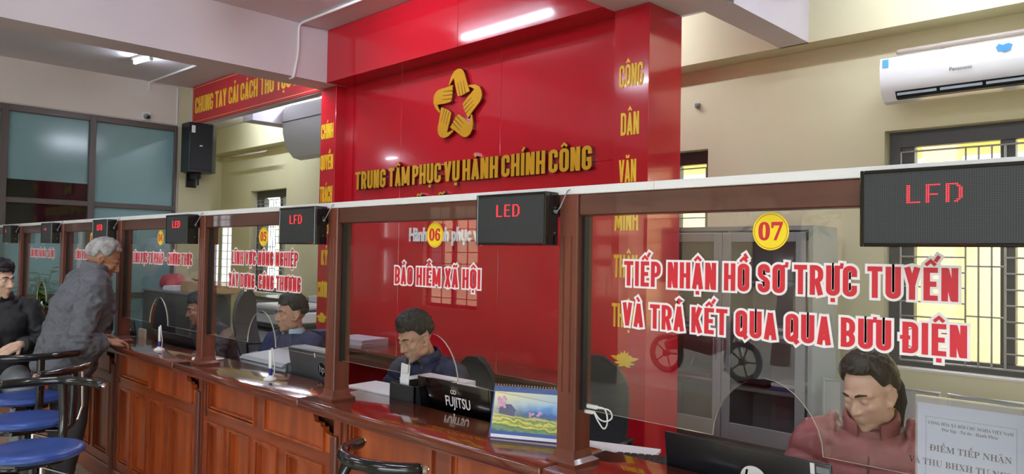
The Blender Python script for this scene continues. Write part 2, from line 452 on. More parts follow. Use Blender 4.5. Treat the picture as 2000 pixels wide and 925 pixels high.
def font_text(name, body, size, m, parent, place, depth=0.0006, bold=0.0, sx=1.0, align='CENTER'):
    """text from the built-in font as a mesh; place = Matrix taking the text's XY plane into the world"""
    c = bpy.data.curves.new(name, 'FONT'); c.body = body; c.size = size; c.align_x = align; c.extrude = depth; c.offset = bold; c.resolution_u = 3
    tmp = bpy.data.objects.new(name, c); COL.objects.link(tmp)
    bpy.context.view_layer.update()
    me = bpy.data.meshes.new_from_object(tmp.evaluated_get(bpy.context.evaluated_depsgraph_get()))
    bpy.data.objects.remove(tmp); bpy.data.curves.remove(c)
    me.transform(place @ Matrix.Diagonal((sx, 1, 1, 1))); me.materials.clear(); me.materials.append(m)
    o = bpy.data.objects.new(name, me); COL.objects.link(o)
    if parent: adopt(o, parent)
    return o
def wall_plane(x, y, z):      # text plane facing -Y: text x -> +X, text y -> +Z
    return Matrix(((1, 0, 0, x), (0, 0, -1, y), (0, 1, 0, z), (0, 0, 0, 1)))

# ================================================================== THE ROOM
POST = {i: -1.548 - 1.3554 * (7 - i) for i in range(1, 8)}      # left edge of each post
POST[8] = -0.280
XL, YB, ZC, ZB = -9.75, 5.60, 3.69, 3.19      # left wall, back wall, ceiling, underside of beams

mb = MB(); mb.box(-21.0, 4.2, -4.2, 5.85, -0.12, 0.0); struct(mb.build('floor', M['floor']))
mb = MB(); mb.box(-21.0, 4.2, -4.2, 4.0, ZC, ZC + .15); mb.box(-13.0, 4.2, 4.0, 5.85, 3.60, 3.60 + .24); struct(mb.build('ceiling', M['ceiling']))

def wall_with_holes(name, axis, at, th, u0, u1, z0, z1, holes, m):
    """wall slab along x (axis 'x', at = y) or along y (axis 'y', at = x), cut by rectangles (ua, ub, za, zb)"""
    mb = MB(); us = sorted({u0, u1, *[h[0] for h in holes], *[h[1] for h in holes]})
    for a, b in zip(us, us[1:]):
        c = (a + b) / 2; hs = sorted([(h[2], h[3]) for h in holes if h[0] < c < h[1]]); z = z0
        segs = []
        for ha, hb in hs:
            if ha > z: segs.append((z, ha))
            z = hb
        if z < z1: segs.append((z, z1))
        for za, zb in segs:
            if axis == 'x': mb.box(a, b, at, at + th, za, zb)
            else: mb.box(at, at + th, a, b, za, zb)
    return struct(mb.build(name, m, merge=1e-4))
WIN = [(-1.794, 0.35, 0.866, 2.518), (-4.35, -3.185, 0.866, 2.518), (-11.33, -10.20, 0.95, 2.545)]
wall_with_holes('wall_back', 'x', YB, .22, -12.4, 4.2, 0, 3.60, WIN, M['wall_cream'])
wall_with_holes('wall_front', 'x', -4.2, .2, -21.0, 4.2, 0, ZC,
                [(-18.0, -16.4, .7, 2.5), (-9.5, -8.2, .75, 2.4), (-5.6, -2.86, 0, 2.7), (-1.0, 4.1, 0, 2.9)], M['wall_cream'])
wall_with_holes('wall_right', 'y', 4.2, .2, -4.2, 5.85, 0, ZC, [], M['wall_cream'])
# left end wall: tinted glass screen below, plaster above
wall_with_holes('wall_left', 'y', XL - .12, .12, .92, 3.84, 0, ZC, [(.98, 3.80, 0.05, 3.17)], M['wall_white'])
mb = MB(); mb.box(-12.6, -12.4, 3.9, 5.85, 0, 3.6); mb.box(-21.0, XL - .12, 3.86, 3.98, 0, ZC); mb.box(-21.0, -20.8, -4.2, 3.98, 0, ZC); struct(mb.build('wall_far_left', M['wall_cream']))

# beams and columns
mb = MB(); mb.box(-6.47, -6.16, -4.2, 4.25, ZB, ZC); struct(mb.build('trim_1', M['beam']))                     # beam over the left of the feature wall
mb = MB(); mb.box(-2.90, -2.27, 3.30, 4.25, ZB, ZC); mb.box(-2.47, -2.25, 4.25, 5.40, ZB, 3.62); struct(mb.build('trim_2', M['beam']))
mb = MB(); mb.box(XL - .1, -6.47, 3.957, 4.06, ZB, ZC); struct(mb.build('trim_3', M['beam']))
mb = MB(); mb.box(-2.25, 4.2, 3.99, 4.25, ZB + .02, ZC); struct(mb.build('trim_4', M['beam']))
mb = MB(); mb.box(-12.4, 4.2, 5.38, 5.60, ZB, 3.60); struct(mb.build('trim_5', M['wall_cream']))
mb = MB(); mb.box(-10.15, XL + .02, 3.83, 4.25, 0, ZC); struct(mb.build('trim_6', M['wall_cream']))             # pillar that carries the loudspeaker
mb = MB(); mb.box(XL, XL + .012, .92, 3.84, 3.19, 3.2); struct(mb.build('trim_7', M['wall_white']))

mb = MB(); mb.box(-8.86, -8.60, 4.25, 5.38, ZB, 3.60); struct(mb.build('trim_9', M['beam']))

# ---- red feature wall
fw = thing('feature_wall', 'glossy red feature wall with hand-star emblem behind the counter', 'wall panel', (-4.4, 4.0, 0))
fw['kind'] = 'structure'
mb = MB()
for a, b in ((-6.16, -5.30), (-5.298, -4.05), (-4.048, -2.90)):
    mb.box(a, b, 4.0, 4.06, 0, 2.24, .002); mb.box(a, b, 4.0, 4.06, 2.2415, 3.30, .002)
mb.build('back_panel', M['red'], fw)
mb = MB(); mb.box(-6.16, -2.90, 4.06, 4.24, 0, 3.3); mb.build('backing', M['darkred'], fw)
mb = MB()
for a, b in ((-6.155, -4.30), (-4.298, -2.90)): mb.box(a, b, 3.765, 3.80, ZB, ZC - .004, .002)
mb.box(-6.155, -2.90, 3.80, 4.0, ZB, ZB + .03)
mb.build('header_panel', M['red'], fw)
mb = MB(); mb.box(-6.43, -6.165, 3.88, 4.245, 0, ZB - .002, .003); mb.build('left_column', M['red'], fw)
mb = MB(); mb.box(-2.893, -2.622, 3.88, 4.255, 0, ZB - .002, .003); mb.build('right_column', M['red'], fw)
mb = MB(); mb.box(-6.165, -6.03, 3.985, 4.0, 0, ZB); mb.build('edge_strip', M['red'], fw)
# words down the columns
for w, x0, x1, z0, h in (('CÔNG', -2.846, -2.664, 2.678, .145), ('DÂN', -2.829, -2.689, 2.37, .145), ('VĂN', -2.838, -2.706, 2.07, .145), ('MINH', -2.866, -2.686, 1.764, .145),
                         ('THÂN', -2.868, -2.688, 1.466, .145), ('THIỆN', -2.878, -2.684, 1.152, .15)):
    sign_line('column_word', w, x0, x1, z0, h, 3.876, .0035, M['yellowpaint'], fw, t=.14, gap=.06)
for w, x0, x1, z0, h in (('CHÍNH', -6.412, -6.196, 2.69, .145), ('QUYỀN', -6.412, -6.192, 2.39, .145), ('TRÁCH', -6.412, -6.194, 2.073, .155), ('NHIỆM', -6.41, -6.2, 1.77, .145),
                         ('KỶ', -6.36, -6.25, 1.47, .145), ('CƯƠNG', -6.415, -6.2, 1.157, .15)):
    sign_line('column_word', w, x0, x1, z0, h, 3.876, .0035, M['yellowpaint'], fw, t=.14, gap=.06)
def lotus(cx, cz, w, h):
    mb = MB()
    def petal(a, l, wd, ox, oz):
        pts = []
        for i in range(9):
            s = i / 8; pts.append((s * l, wd * math.sin(PI * s) ** .8 * (1 - .3 * s)))
        poly = pts + [(x, -y) for x, y in reversed(pts[1:-1])]
        ca, sa = math.cos(a), math.sin(a)
        mb.prism([(cx + ox + (x * ca - y * sa), cz + oz + (x * sa + y * ca)) for x, y in poly], 3.8725 - random.random() * .001, 3.876)
    for k in range(-3, 4):
        a = PI / 2 - k * .42; petal(a, h * (.62 - abs(k) * .03), w * .075, 0, -h * .15)
    for sgn in (-1, 1):
        petal(PI / 2 + sgn * 1.35, w * .5, w * .07, 0, -.1 * h); petal(PI / 2 + sgn * 1.62, w * .42, w * .06, sgn * w * .06, -.2 * h)
        petal(PI / 2 + sgn * 1.9, w * .28, w * .05, sgn * w * .05, -.25 * h)
        petal(PI / 2 + sgn * .9, w * .2, w * .05, sgn * w * .3, .0)
    mb.build('lotus_emblem', M['yellowpaint'], fw)
lotus(-2.774, .955, .22, .115); lotus(-6.32, .965, .22, .115)

# ---- gold lettering and emblem on the feature wall
gs = thing('sign_lettering', 'gold metal letters in two lines across the red wall', 'sign', (-4.4, 3.96, 2.2))
def gold_line(name, text, x0, x1, z0, h, y=3.962, gap=.075, t=.155):
    polys, _ = stroke_text(text, h, x1 - x0, t, gap=gap)
    mb = MB(); add_strokes(mb, polys, x0, z0, y, y + .004); mb.build(name, M['gold'], gs, merge=0)
    polys, _ = stroke_text(text, h, x1 - x0, t, gap=gap, out=.002)
    mb = MB(); add_strokes(mb, polys, x0, z0, y + .004, 4.0); mb.build(name + '_return', M['goldedge'], gs, merge=0)
for w, a, b in [('TRUNG', -5.938, -5.463), ('TÂM', -5.416, -5.115), ('PHỤC', -5.078, -4.7), ('VỤ', -4.659, -4.471), ('HÀNH', -4.433, -4.032), ('CHÍNH', -3.993, -3.552), ('CÔNG', -3.517, -3.13)]:
    gold_line('gold_word', w, a, b, 2.184, .165)
gold_line('gold_word', 'XÃ', -5.13, -4.93, 1.93, .145); gold_line('gold_word', 'VĨNH', -4.83, -4.42, 1.93, .145)
font_text('white_word', 'Hành chính phục vụ', .155, M['whitevinyl'], gs, wall_plane(-5.13, 3.985, 1.705), .006, .006, .74, 'LEFT')

em = thing('star_emblem', 'gold emblem of five hands forming a star on the red wall', 'emblem', (-4.52, 3.97, 2.8))
HAND = [(-.33, .63), (-.23, .85), (-.11, .98), (.05, 1.03), (.16, 1.01), (.25, .95), (.31, .86), (.41, .60), (.52, .36), (.51, .32), (.44, .325), (.425, .30), (.35, .305), (.335, .275), (.25, .28), (.235, .255), (.15, .262), (.11, .25), (.06, .27),
        (-.03, .50), (-.12, .80), (-.20, .72), (-.29, .61)]
def emblem():
    eng = mat('engraved_line', (70, 40, 20), .6)
    for k in range(5):
        a = 2 * PI * k / 5; ca, sa = math.cos(a), math.sin(a)
        def tr(p): return (-4.525 + (p[0] * ca - p[1] * sa) * .297, 2.795 + (p[0] * sa + p[1] * ca) * .29)
        c = (.1, .62); g = MB(); e = MB()
        g.prism([tr(p) for p in HAND], 3.962, 3.968); h = g.build('hand', M['gold'], em)
        e.prism([tr((c[0] + (p[0] - c[0]) * 1.02, c[1] + (p[1] - c[1]) * 1.012)) for p in HAND], 3.968, 4.0); e.build('hand_return', M['goldedge'], h)
        for (x0, z0), (x1, z1) in (((.05, .64), (.147, .275)), ((.165, .66), (.262, .29)), ((.275, .67), (.37, .305))):
            sl = MB(); sl.prism([tr((x0 - .006, z0)), tr((x1 - .012, z1)), tr((x1 + .012, z1)), tr((x0 + .006, z0))], 3.9612, 3.963); sl.build('finger_line', eng, h)
emblem()

# ---- windows
def window(n, x0, x1, z0, z1, leaf):
    w = thing('window_%d' % n, None, None, ((x0 + x1) / 2, YB + .1, z0)); w['kind'] = 'structure'
    mb = MB(); f = .075; ya, yb = YB + .11, YB + .17
    mb.box(x0, x1, ya, yb, z1 - .11, z1); mb.box(x0, x1, ya, yb, z0, z0 + f); mb.box(x0, x0 + f, ya, yb, z0 + f, z1 - .11); mb.box(x1 - f, x1, ya, yb, z0 + f, z1 - .11)
    mb.build('window_frame', M['darkgrey'], w)
    mb = MB()
    for a in leaf:
        mb.box(a + .001, a + .085, ya + .01, yb + .03, z0 + f, z1 - .11, .004)
    mb.build('sash', M['darkgrey'], w)
    mb = MB(); mb.box(x0 + f, x1 - f, YB + .15, YB + .155, z0 + f, z1 - .11); mb.build('pane', M['glass'], w)
    # grille of thin bars in front of the glass
    mb = MB(); y = YB + .06; r = .0065; zt = z1 - .15; zl = z0 + .05; m = .62; x = x0 + .09; xe = x1 - .05
    mb.cyl((x, y, zt), (xe, y, zt), r, seg=6); mb.cyl((x, y, zl), (xe, y, zl), r, seg=6)
    while x < xe:
        b = min(x + .40, xe)
        for xx in (x, b): mb.cyl((xx, y, zl), (xx, y, zt), r, seg=6)
        z = zl + .1
        while z < zt - .03:
            mb.cyl((x, y, z), (b, y, z), r, seg=6); z += .103
        c = b
        if b + .24 < xe:
            for k in (1, 2): mb.cyl((b + .075 * k, y, zl), (b + .075 * k, y, zt), r, seg=6)
            for zz in (zl + .33, zl + .66, zl + .97): mb.cyl((b, y, zz), (b + .225, y, zz), r, seg=6)
        x = b + .225
    mb.build('window_grille', M['steel_grille'], w)
    mb = MB(); mb.box(x0 - .0, x1 + .0, YB - .004, YB + .11, z0 - .012, z0 + .002); mb.build('window_sill', M['wall_white'], w)
M['steel_grille'] = mat('grey_grille_bar', (150, 146, 140), .4, .3)
window(1, *WIN[0], (-1.72, -1.12, -.5)); window(2, *WIN[1], (-4.28, -3.62)); window(3, *WIN[2], (-11.2, -10.6))

# ---- tinted glass end screen (left wall)
w = thing('window_4', None, None, (XL, 1.0, 0)); w['kind'] = 'structure'
ys = (.98, 1.90, 2.785, 3.765)
mb = MB()
for y in ys: mb.box(XL - .06, XL + .03, y, y + (.07 if y < 3.7 else .035), .05, 3.17, .004)
for z0, z1 in ((.05, .13), (1.00, 1.06), (2.085, 2.145), (3.10, 3.175)): mb.box(XL - .055, XL + .025, .98, 3.80, z0, z1, .004)
mb.build('window_frame', M['framebrown'], w)
for i in range(len(ys) - 1):
    a, b = ys[i] + .07, ys[i + 1]
    for z0, z1 in ((.13, 1.00), (1.06, 2.085), (2.145, 3.10)):
        dark = i < 2 and z0 > 1
        mb = MB()
        if dark and z0 > 2: mb.box(XL - .02, XL - .012, a, b, 2.35, z1)
        elif dark: mb.box(XL - .02, XL - .012, a, b, z0, 1.80)
        else: mb.box(XL - .02, XL - .012, a, b, z0, z1)
        mb.build('pane', M['teal'], w)
        if dark:
            mb = MB(); mb.box(XL - .021, XL - .012, a, b, *((2.145, 2.35) if z0 > 2 else (1.80, 2.085))); mb.build('painted_dark_band', M['tealdark'], w)  # dark view in the glass painted as a solid band

# ---- front wall frames and the street side outside (seen as reflections)
for n, (x0, x1, z0, z1) in ((5, (-9.5, -8.2, .75, 2.4)), (8, (-18.0, -16.4, .7, 2.5))):
    w = thing('window_%d' % n, None, None, ((x0 + x1) / 2, -4.1, z0)); w['kind'] = 'structure'
    mb = MB()
    for x in (x0, (x0 + x1) / 2 - .03, x1 - .06): mb.box(x, x + .06, -4.14, -4.08, z0 + .06, z1 - .06)
    for z in (z0, z1 - .06): mb.box(x0, x1, -4.14, -4.08, z, z + .06)
    x = x0 + .12
    while x < x1: mb.box(x, x + .012, -4.05, -4.035, z0, z1); x += .3
    z = z0 + .15
    while z < z1: mb.box(x0, x1, -4.05, -4.035, z, z + .012); z += .18
    mb.build('window_frame', M['darkgrey'], w)
M['ground'] = mottle(mat('outdoor_paving', (170, 165, 152), .8), (158, 152, 140), (182, 176, 164), (1, 1, 1))
M['yellow_wall'] = mottle(mat('yellow_outdoor_wall', (252, 240, 160), .85), (250, 236, 150), (253, 243, 172), (.7, .7, .7))
M['peach_wall'] = mat('peach_outdoor_column', (240, 196, 150), .8)
mb = MB(); mb.box(-40, 30, -40, -4.2, -.3, -.13); mb.box(-40, 30, 5.85, 40, -.3, -.13); struct(mb.build('ground', M['ground']))

# ================================================================== THE COUNTER AND ITS GLASS SCREEN
P = 1.3554
# worktop in three visible lengths
wt = thing('worktop', 'polished dark wood worktop running the whole length of the counter', 'worktop', (-4.8, 1.86, .91))
mb = MB()
for a, b in ((-9.70, -7.2), (-7.1985, -5.81), (-5.8085, -4.353), (-4.3515, -2.969), (-2.9675, -1.529), (-1.5275, .05)):
    mb.box(a, b, 1.705, 2.03, .908, .95, .012, 3)
mb.build('tabletop', M['wood_top'], wt, smooth=35)
mb = MB(); mb.box(-9.70, .05, 1.716, 1.722, .900, .9085); mb.build('edge_bead', M['wood_rail'], wt)

def moulded(mb_frame, mb_panel, u0, u1, z0, z1, y, d=.018):
    """recessed panel with a stepped moulding round it"""
    m = .012
    mb_panel.box(u0 + m, u1 - m, y + d, y + d + .012, z0 + m, z1 - m)
    for k in (0, 1):
        a, t, yy = .014 * k, (.009, .008)[k], y + (-.010, -.002)[k]
        mb_frame.box(u0 + a, u0 + a + t, yy, y + d + .012, z0 + a, z1 - a); mb_frame.box(u1 - a - t, u1 - a, yy, y + d + .012, z0 + a, z1 - a)
        mb_frame.box(u0 + a + t, u1 - a - t, yy, y + d + .012, z0 + a, z0 + a + t); mb_frame.box(u0 + a + t, u1 - a - t, yy, y + d + .012, z1 - a - t, z1 - a)
def counter_unit(x0, label):
    t = thing('counter_unit', label, 'counter', (x0, 1.76, 0), 0, 'counter fronts under the worktop')
    y = 1.76; X = lambda u: x0 + u
    low = ((.130, .335), (.390, .612), (.675, .885), (.970, 1.285))
    mb = MB()      # stiles and rails
    for a, b in ((0, .130), (.335, .390), (.612, .675), (.885, .970), (1.285, 1.3545)): mb.box(X(a), X(b), y, y + .03, .182, .675)
    mb.box(X(0), X(1.3545), y, y + .03, .675, .738); mb.box(X(0), X(1.3545), y, y + .03, .12, .182)
    for a, b in ((0, .130), (.655, .760)): mb.box(X(a), X(b), y, y + .03, .738, .905)
    mb.build('frame', M['wood_rail'], t)
    fr, pn = None, None
    for a, b in low:
        fr, pn = MB(), MB(); moulded(fr, pn, X(a), X(b), .180, .677, y)
        p = pn.build('lower_panel', M['wood_panel'], t); fr.build('moulding', M['wood_panel'], p)
    fr, pn = MB(), MB(); moulded(fr, pn, X(.130), X(.660), .736, .903, y); p = pn.build('upper_panel', M['wood_panel'], t); fr.build('moulding', M['wood_panel'], p)
    # scalloped panel: curved shoulder falling to the right-hand post
    out = [(.760, .738), (1.3545, .738), (1.3545, .812)]
    out += [(1.3545 - .105 * math.sin(s), .812 + .040 * (1 - math.cos(s)) * 1.0) for s in [k * PI / 2 / 7 for k in range(1, 8)]]
    out += [(1.215, .852), (1.200, .853)] + [(1.200 - .0 - .028 * (1 - math.cos(s)) - .0, .853 + .032 * math.sin(s)) for s in [k * PI / 2 / 5 for k in range(1, 6)]]
    out += [(1.12, .897), (1.06, .905), (.760, .905)]
    mb = MB(); mb.prism([(X(u), z) for u, z in out], y, y + .022); p = mb.build('scalloped_panel', M['wood_panel'], t)
    fr = MB()
    fr.box(X(.760), X(.770), y - .012, y + .02, .738, .900); fr.box(X(.772), X(1.29), y - .012, y + .02, .738, .748); fr.box(X(1.280), X(1.290), y - .012, y + .02, .738, .842); fr.box(X(.782), X(.790), y - .003, y + .02, .75, .895)
    fr.build('moulding', M['wood_panel'], p)
    mb = MB(); mb.box(X(0), X(1.3545), y + .05, y + .07, .12, .868); mb.build('back_board', M['wood_shadow'], t)
    mb = MB(); mb.box(X(0), X(1.3545), y - .012, y + .03, 0.0, .118, .006); mb.build('plinth', M['wood_rail'], t)
    mb = MB(); mb.box(X(.0005), X(.046), y - .022, y + .02, .0, .82, .006); mb.box(X(.056), X(.066), y - .01, y + .02, .12, .90); mb.box(X(.10), X(.112), y - .008, y + .02, .70, .90)
    mb.build('pilaster', M['wood_post'], t)
    return t
CU = {7: 'counter front at the near right end under counter 07', 6: 'counter front under the black laptop at counter 06', 5: 'counter front under the pale desktop scanner at counter 05',
      4: 'counter front below the pen stand, beside the grey-jacketed person', 3: 'counter front hidden behind the grey-jacketed person', 2: 'counter front under counter 02 beside the person in black', 1: 'counter front at the far left end under counter 01'}
u0 = counter_unit(-1.4, CU[7])
for i in range(6, 0, -1): copy_tree(u0, (-1.4 - P * (7 - i), 1.76, 0), label=CU[i])

# posts
def post(x, label):
    t = thing('screen_post', label, 'post', (x, 1.8, .95), 0, 'wooden posts of the glass screen')
    w, d = .074, .078; y0, y1 = 1.80, 1.80 + d
    mb = MB()
    # shaft with two sunk flutes on the front face
    prof = [(x, y1), (x, y0 + .004), (x + .004, y0), (x + .018, y0), (x + .021, y0 + .005), (x + .025, y0), (x + .048, y0), (x + .051, y0 + .005), (x + .055, y0), (x + w - .004, y0), (x + w, y0 + .004), (x + w, y1)]
    full = [(x, y1), (x, y0 + .004), (x + .004, y0), (x + w - .004, y0), (x + w, y0 + .004), (x + w, y1)]
    mb.prism(full, .975, 1.17, plane='xy'); mb.prism(prof, 1.17, 1.66, plane='xy'); mb.prism(full, 1.66, 1.789, plane='xy')
    mb.build('shaft', M['wood_post'], t)
    mb = MB()
    r0 = [(x - .022, y0 - .022), (x + w + .022, y0 - .022), (x + w + .022, y1 + .022), (x - .022, y1 + .022)]
    r1 = [(x, y0), (x + w, y0), (x + w, y1), (x, y1)]
    mb.ring_loft([[(a, b, .95) for a, b in r0], [(a, b, .957) for a, b in r0], [(a + (c - a) * .7, b + (d2 - b) * .7, .968) for (a, b), (c, d2) in zip(r0, r1)], [(a, b, .992) for a, b in r1]])
    mb.build('base_moulding', M['wood_post'], t)
    mb = MB(); mb.box(x + w, x + w + .010, 1.826, 1.848, 1.118, 1.72); mb.build('glass_channel', M['blackplastic'], t)
    return t
PL = {7: 'wooden screen post between counters 06 and 07', 6: 'wooden screen post between counters 05 and 06', 5: 'wooden screen post between counters 04 and 05', 4: 'wooden screen post between counters 03 and 04, touching the grey-haired head',
      3: 'wooden screen post between counters 02 and 03', 2: 'wooden screen post between counters 01 and 02', 1: 'wooden screen post at the far left end against the end wall', 8: 'wooden screen post at the right end of counter 07'}
p7 = post(POST[7], PL[7])
for i in (6, 5, 4, 3, 2, 1, 8): copy_tree(p7, (POST[i], 1.8, .95), label=PL[i])

# top rails, one per bay, and the white cable duct along the top
for i in range(1, 8):
    a, b = POST[i] + .074, POST[i + 1]
    mb = MB(); mb.box(a, b, 1.808, 1.862, 1.722, 1.789, .004)
    o = mb.build('top_rail', M['wood_dark'])
    tag(o, 'dark wood rail along the top of the glass at counter %02d' % i, 'rail', 'top rails of the glass screen')
mb = MB()
ends = [-9.70, -6.9, -4.15, -1.2, -.2]
for a, b in zip(ends, ends[1:]): mb.box(a + .0006, b - .0006, 1.806, 1.846, 1.7895, 1.815, .002)
tag(mb.build('cable_duct', M['whiteplastic']), 'long white plastic cable duct along the top of the screen', 'cable duct')

# glass panes with arched openings, lettering and number badges
TXT = {1: [], 2: [('LĨNH VỰC VĂN HÓA - XÃ HỘI', .30, 1.06, 1.508, .066)], 3: [('LĨNH VỰC TÀI NGUYÊN', .30, 1.06, 1.508, .066)],
       4: [('LĨNH VỰC TƯ PHÁP - CHỨNG THỰC', .225, 1.195, 1.502, .068)],
       5: [('LĨNH VỰC NÔNG NGHIỆP', .356, 1.052, 1.522, .068), ('XÂY DỰNG, CÔNG THƯƠNG', .326, 1.082, 1.402, .070)],
       6: [('BẢO HIỂM XÃ HỘI', .458, .962, 1.472, .070)],
       7: [('TIẾP NHẬN HỒ SƠ TRỰC TUYẾN', .232, 1.113, 1.511, .073), ('VÀ TRẢ KẾT QUA QUA BƯU ĐIỆN', .229, 1.130, 1.391, .070)]}
DIG = {c: chr(0x1D7CE + int(c)) for c in '0123456789'}
def pane(i):
    x = POST[i]; a, b = x + .078, POST[i + 1] - .002
    t = thing('glass_pane', 'clear glass pane of counter %02d with red lettering and a yellow number disc' % i if i > 1 else 'clear glass pane of counter 01 at the far left edge', 'glass pane', ((a + b) / 2, 1.835, 1.12), 0, 'glass panes of the counter screen')
    c = x + (.676 if i == 7 else .70); h = .148; zb = 1.120
    arch = [(c - h, zb)] + [(c - h * math.cos(s) * (1 - .12 * math.sin(s) ** 2), zb + .170 * math.sin(s)) for s in [k * PI / 16 for k in range(1, 16)]] + [(c + h, zb)]
    poly = [(a, zb)] + arch + [(b, zb), (b, 1.724), (a, 1.724)]
    mb = MB(); mb.prism(poly, 1.832, 1.838, side_mat=1)
    mb.build('glass_sheet', [M['glass'], M['glass_edge']], t)
    for s, u0, u1, z, hh in TXT[i]:
        sign_line('lettering', s, x + u0, x + u1, z, hh, 1.8300, .0008, M['redvinyl'], t, outline=(.0060, M['whitevinyl']), t=.158, gap=.085)
    bx = x + (.688 if i == 7 else .705); bz = 1.668
    mb = MB(); mb.lathe([(0.0001, 0), (.0485, 0), (.0485, .0012), (0.0001, .0012)], (bx, 1.8312, bz), 40, Matrix.Rotation(PI / 2, 3, 'X'))
    d = mb.build('number_disc', M['yellowsign'], t)
    n = '0%d' % i
    for k, ch in enumerate(n):
        font_text('digit', DIG[ch], .062, M['redvinyl'], d, wall_plane(bx + (-.017 if k == 0 else .017), 1.8295, bz - .0215), .0003, .0012, .95)
    mb = MB()
    mb.tube([(bx + .044 * math.cos(q), 1.8297, bz + .044 * math.sin(q)) for q in [2 * PI * k / 40 for k in range(40)]], .0006, 4, loop=True); mb.build('disc_rim', M['redvinyl'], d)
    return t
for i in range(1, 8): pane(i)

# LED displays on the screen
DOT = {'L': ['##......'] * 9 + ['#######.'], 'E': ['#######.'] + ['##......'] * 3 + ['######..'] + ['##......'] * 4 + ['#######.'], 'F': ['#######.'] + ['##......'] * 4 + ['######..'] + ['##......'] * 4,
       'D': ['######..', '##...##.', '##....##', '##....##', '##....##', '##....##', '##....##', '##....##', '##...##.', '######..'], 'N': ['######..', '##...##.', '##....##', '##....##', '##....##', '##....##', '##....##', '##....##', '##...##.', '##..##..'],
       'A': ['........'] * 2 + ['##......'] * 3 + ['###.....'] + ['........'] * 4, 'B': ['........'] * 2 + ['####....', '#..#....', '#..#....', '####....'] + ['........'] * 4, '1': ['##......', '##.##...'] * 4 + ['........'] * 2}
def led(i, word, x0, label):
    w, h = .317, .169; z0 = 1.628; yf = 1.733
    t = thing('led_display', label, 'led display', (x0 + w / 2, 1.76, z0), 0, 'led displays on the screen')
    mb = MB()      # shallow box with a raised rim
    mb.box(x0, x0 + w, yf + .006, 1.797, z0, z0 + h, .003)
    for a, b, c, d in ((x0, x0 + .008, z0, z0 + h), (x0 + w - .008, x0 + w, z0, z0 + h), (x0 + .008, x0 + w - .008, z0, z0 + .008), (x0 + .008, x0 + w - .008, z0 + h - .008, z0 + h)): mb.box(a, b, yf, yf + .01, c, d, .002)
    mb.build('housing', M['blackgloss'], t)
    mb = MB(); mb.box(x0 + .008, x0 + w - .008, yf + .003, yf + .007, z0 + .008, z0 + h - .008); mb.build('screen', M['led_off'], t)
    mb = MB(); p = .0040
    for k, ch in enumerate(word):
        for r, row in enumerate(DOT[ch]):
            for c, v in enumerate(row):
                if v == '#':
                    cx = x0 + .097 + k * p * 9.4 + c * p; cz = z0 + .131 - r * p
                    mb.lathe([(.0001, 0), (.00145, 0), (.0012, .0008), (.0001, .001)], (cx, yf + .0031, cz), 6, Matrix.Rotation(PI / 2, 3, 'X'))
    mb.build('lit_letters', M['led_on'], t, merge=0)
    mb = MB()
    for zz in (.04, .12): mb.cyl((x0 + w, 1.775, z0 + zz), (x0 + w + .004, 1.775, z0 + zz), .003, seg=8)
    mb.build('screw', M['chrome'], t)
    mb = MB(); mb.tube([(x0 + w + .002, 1.778, z0 + .108), (x0 + w + .012, 1.772, z0 + .105), (x0 + w + .024, 1.775, z0 + .12), (x0 + w + .030, 1.788, z0 + .15), (x0 + w + .034, 1.797, z0 + .172), (x0 + w + .040, 1.803, z0 + .178)], .0022, 6)
    mb.cyl((x0 + w - .002, 1.777, z0 + .108), (x0 + w + .010, 1.775, z0 + .106), .0055, seg=8)
    mb.build('power_cable', M['greymetal'], t)
for i, wd in ((7, 'LFN'), (6, 'LED'), (5, 'LFD'), (4, 'LED'), (3, 'LFD'), (2, 'AB'), (1, '1')):
    led(i, wd, -.607 if i == 7 else POST[i + 1] - .304 - .013, 'black led matrix display with red letters hanging over counter %02d' % i)

# ================================================================== CEILING AND WALL FITTINGS
def tube_lamp(label, a, b, z, up=1):
    a, b = Vector((*a, z)), Vector((*b, z)); d = (b - a).normalized(); n = Vector((-d.y, d.x, 0))
    t = thing('ceiling_lamp', label, 'lamp', (a + b) / 2, 0, 'fluorescent tube lamps')
    mb = MB(); rot = Matrix((d, n, Vector((0, 0, 1)))).transposed()
    mb.obox((a + b) / 2 + Vector((0, 0, .045)), ((b - a).length + .04, .06, .03), rot, .006)
    for p in (a, b): mb.obox(p + Vector((0, 0, .012)), (.03, .036, .06), rot, .005)
    mb.build('batten', M['whiteplastic'], t)
    mb = MB(); mb.cyl(a, b, .014, seg=10); mb.build('tube', M['tube_on'], t)
tube_lamp('lit tube lamp on the ceiling reflected in the red header', (-5.24, 2.88), (-4.07, 2.90), 3.63)
tube_lamp('short lit tube lamp on the ceiling above the end glass screen', (-8.66, 2.90), (-8.32, 2.95), 3.63)
tube_lamp('lit tube lamp behind the beam whose glow falls on the slogan banner', (-6.53, 3.15), (-6.53, 3.80), 3.225)
for x, y in ((-4.6, .6), (-1.6, .6), (1.4, .6), (-4.6, -2.0), (-1.6, -2.0), (1.4, -2.0), (-7.3, -.5), (-14.0, .5), (-13.4, -1.6)):  # unseen hall lamps, most of them added to brighten the room
    tube_lamp('unseen lit tube lamp over the waiting hall, lighting the room from outside the picture', (x - .6, y), (x + .6, y), 3.63)
for x in (-1.2, -3.8, -5.6, -8.0, -10.2):  # unseen lamps added to brighten the back room
    tube_lamp('unseen lit tube lamp added on the ceiling behind the counter for light', (x - .6, 4.75), (x + .6, 4.75), 3.54)

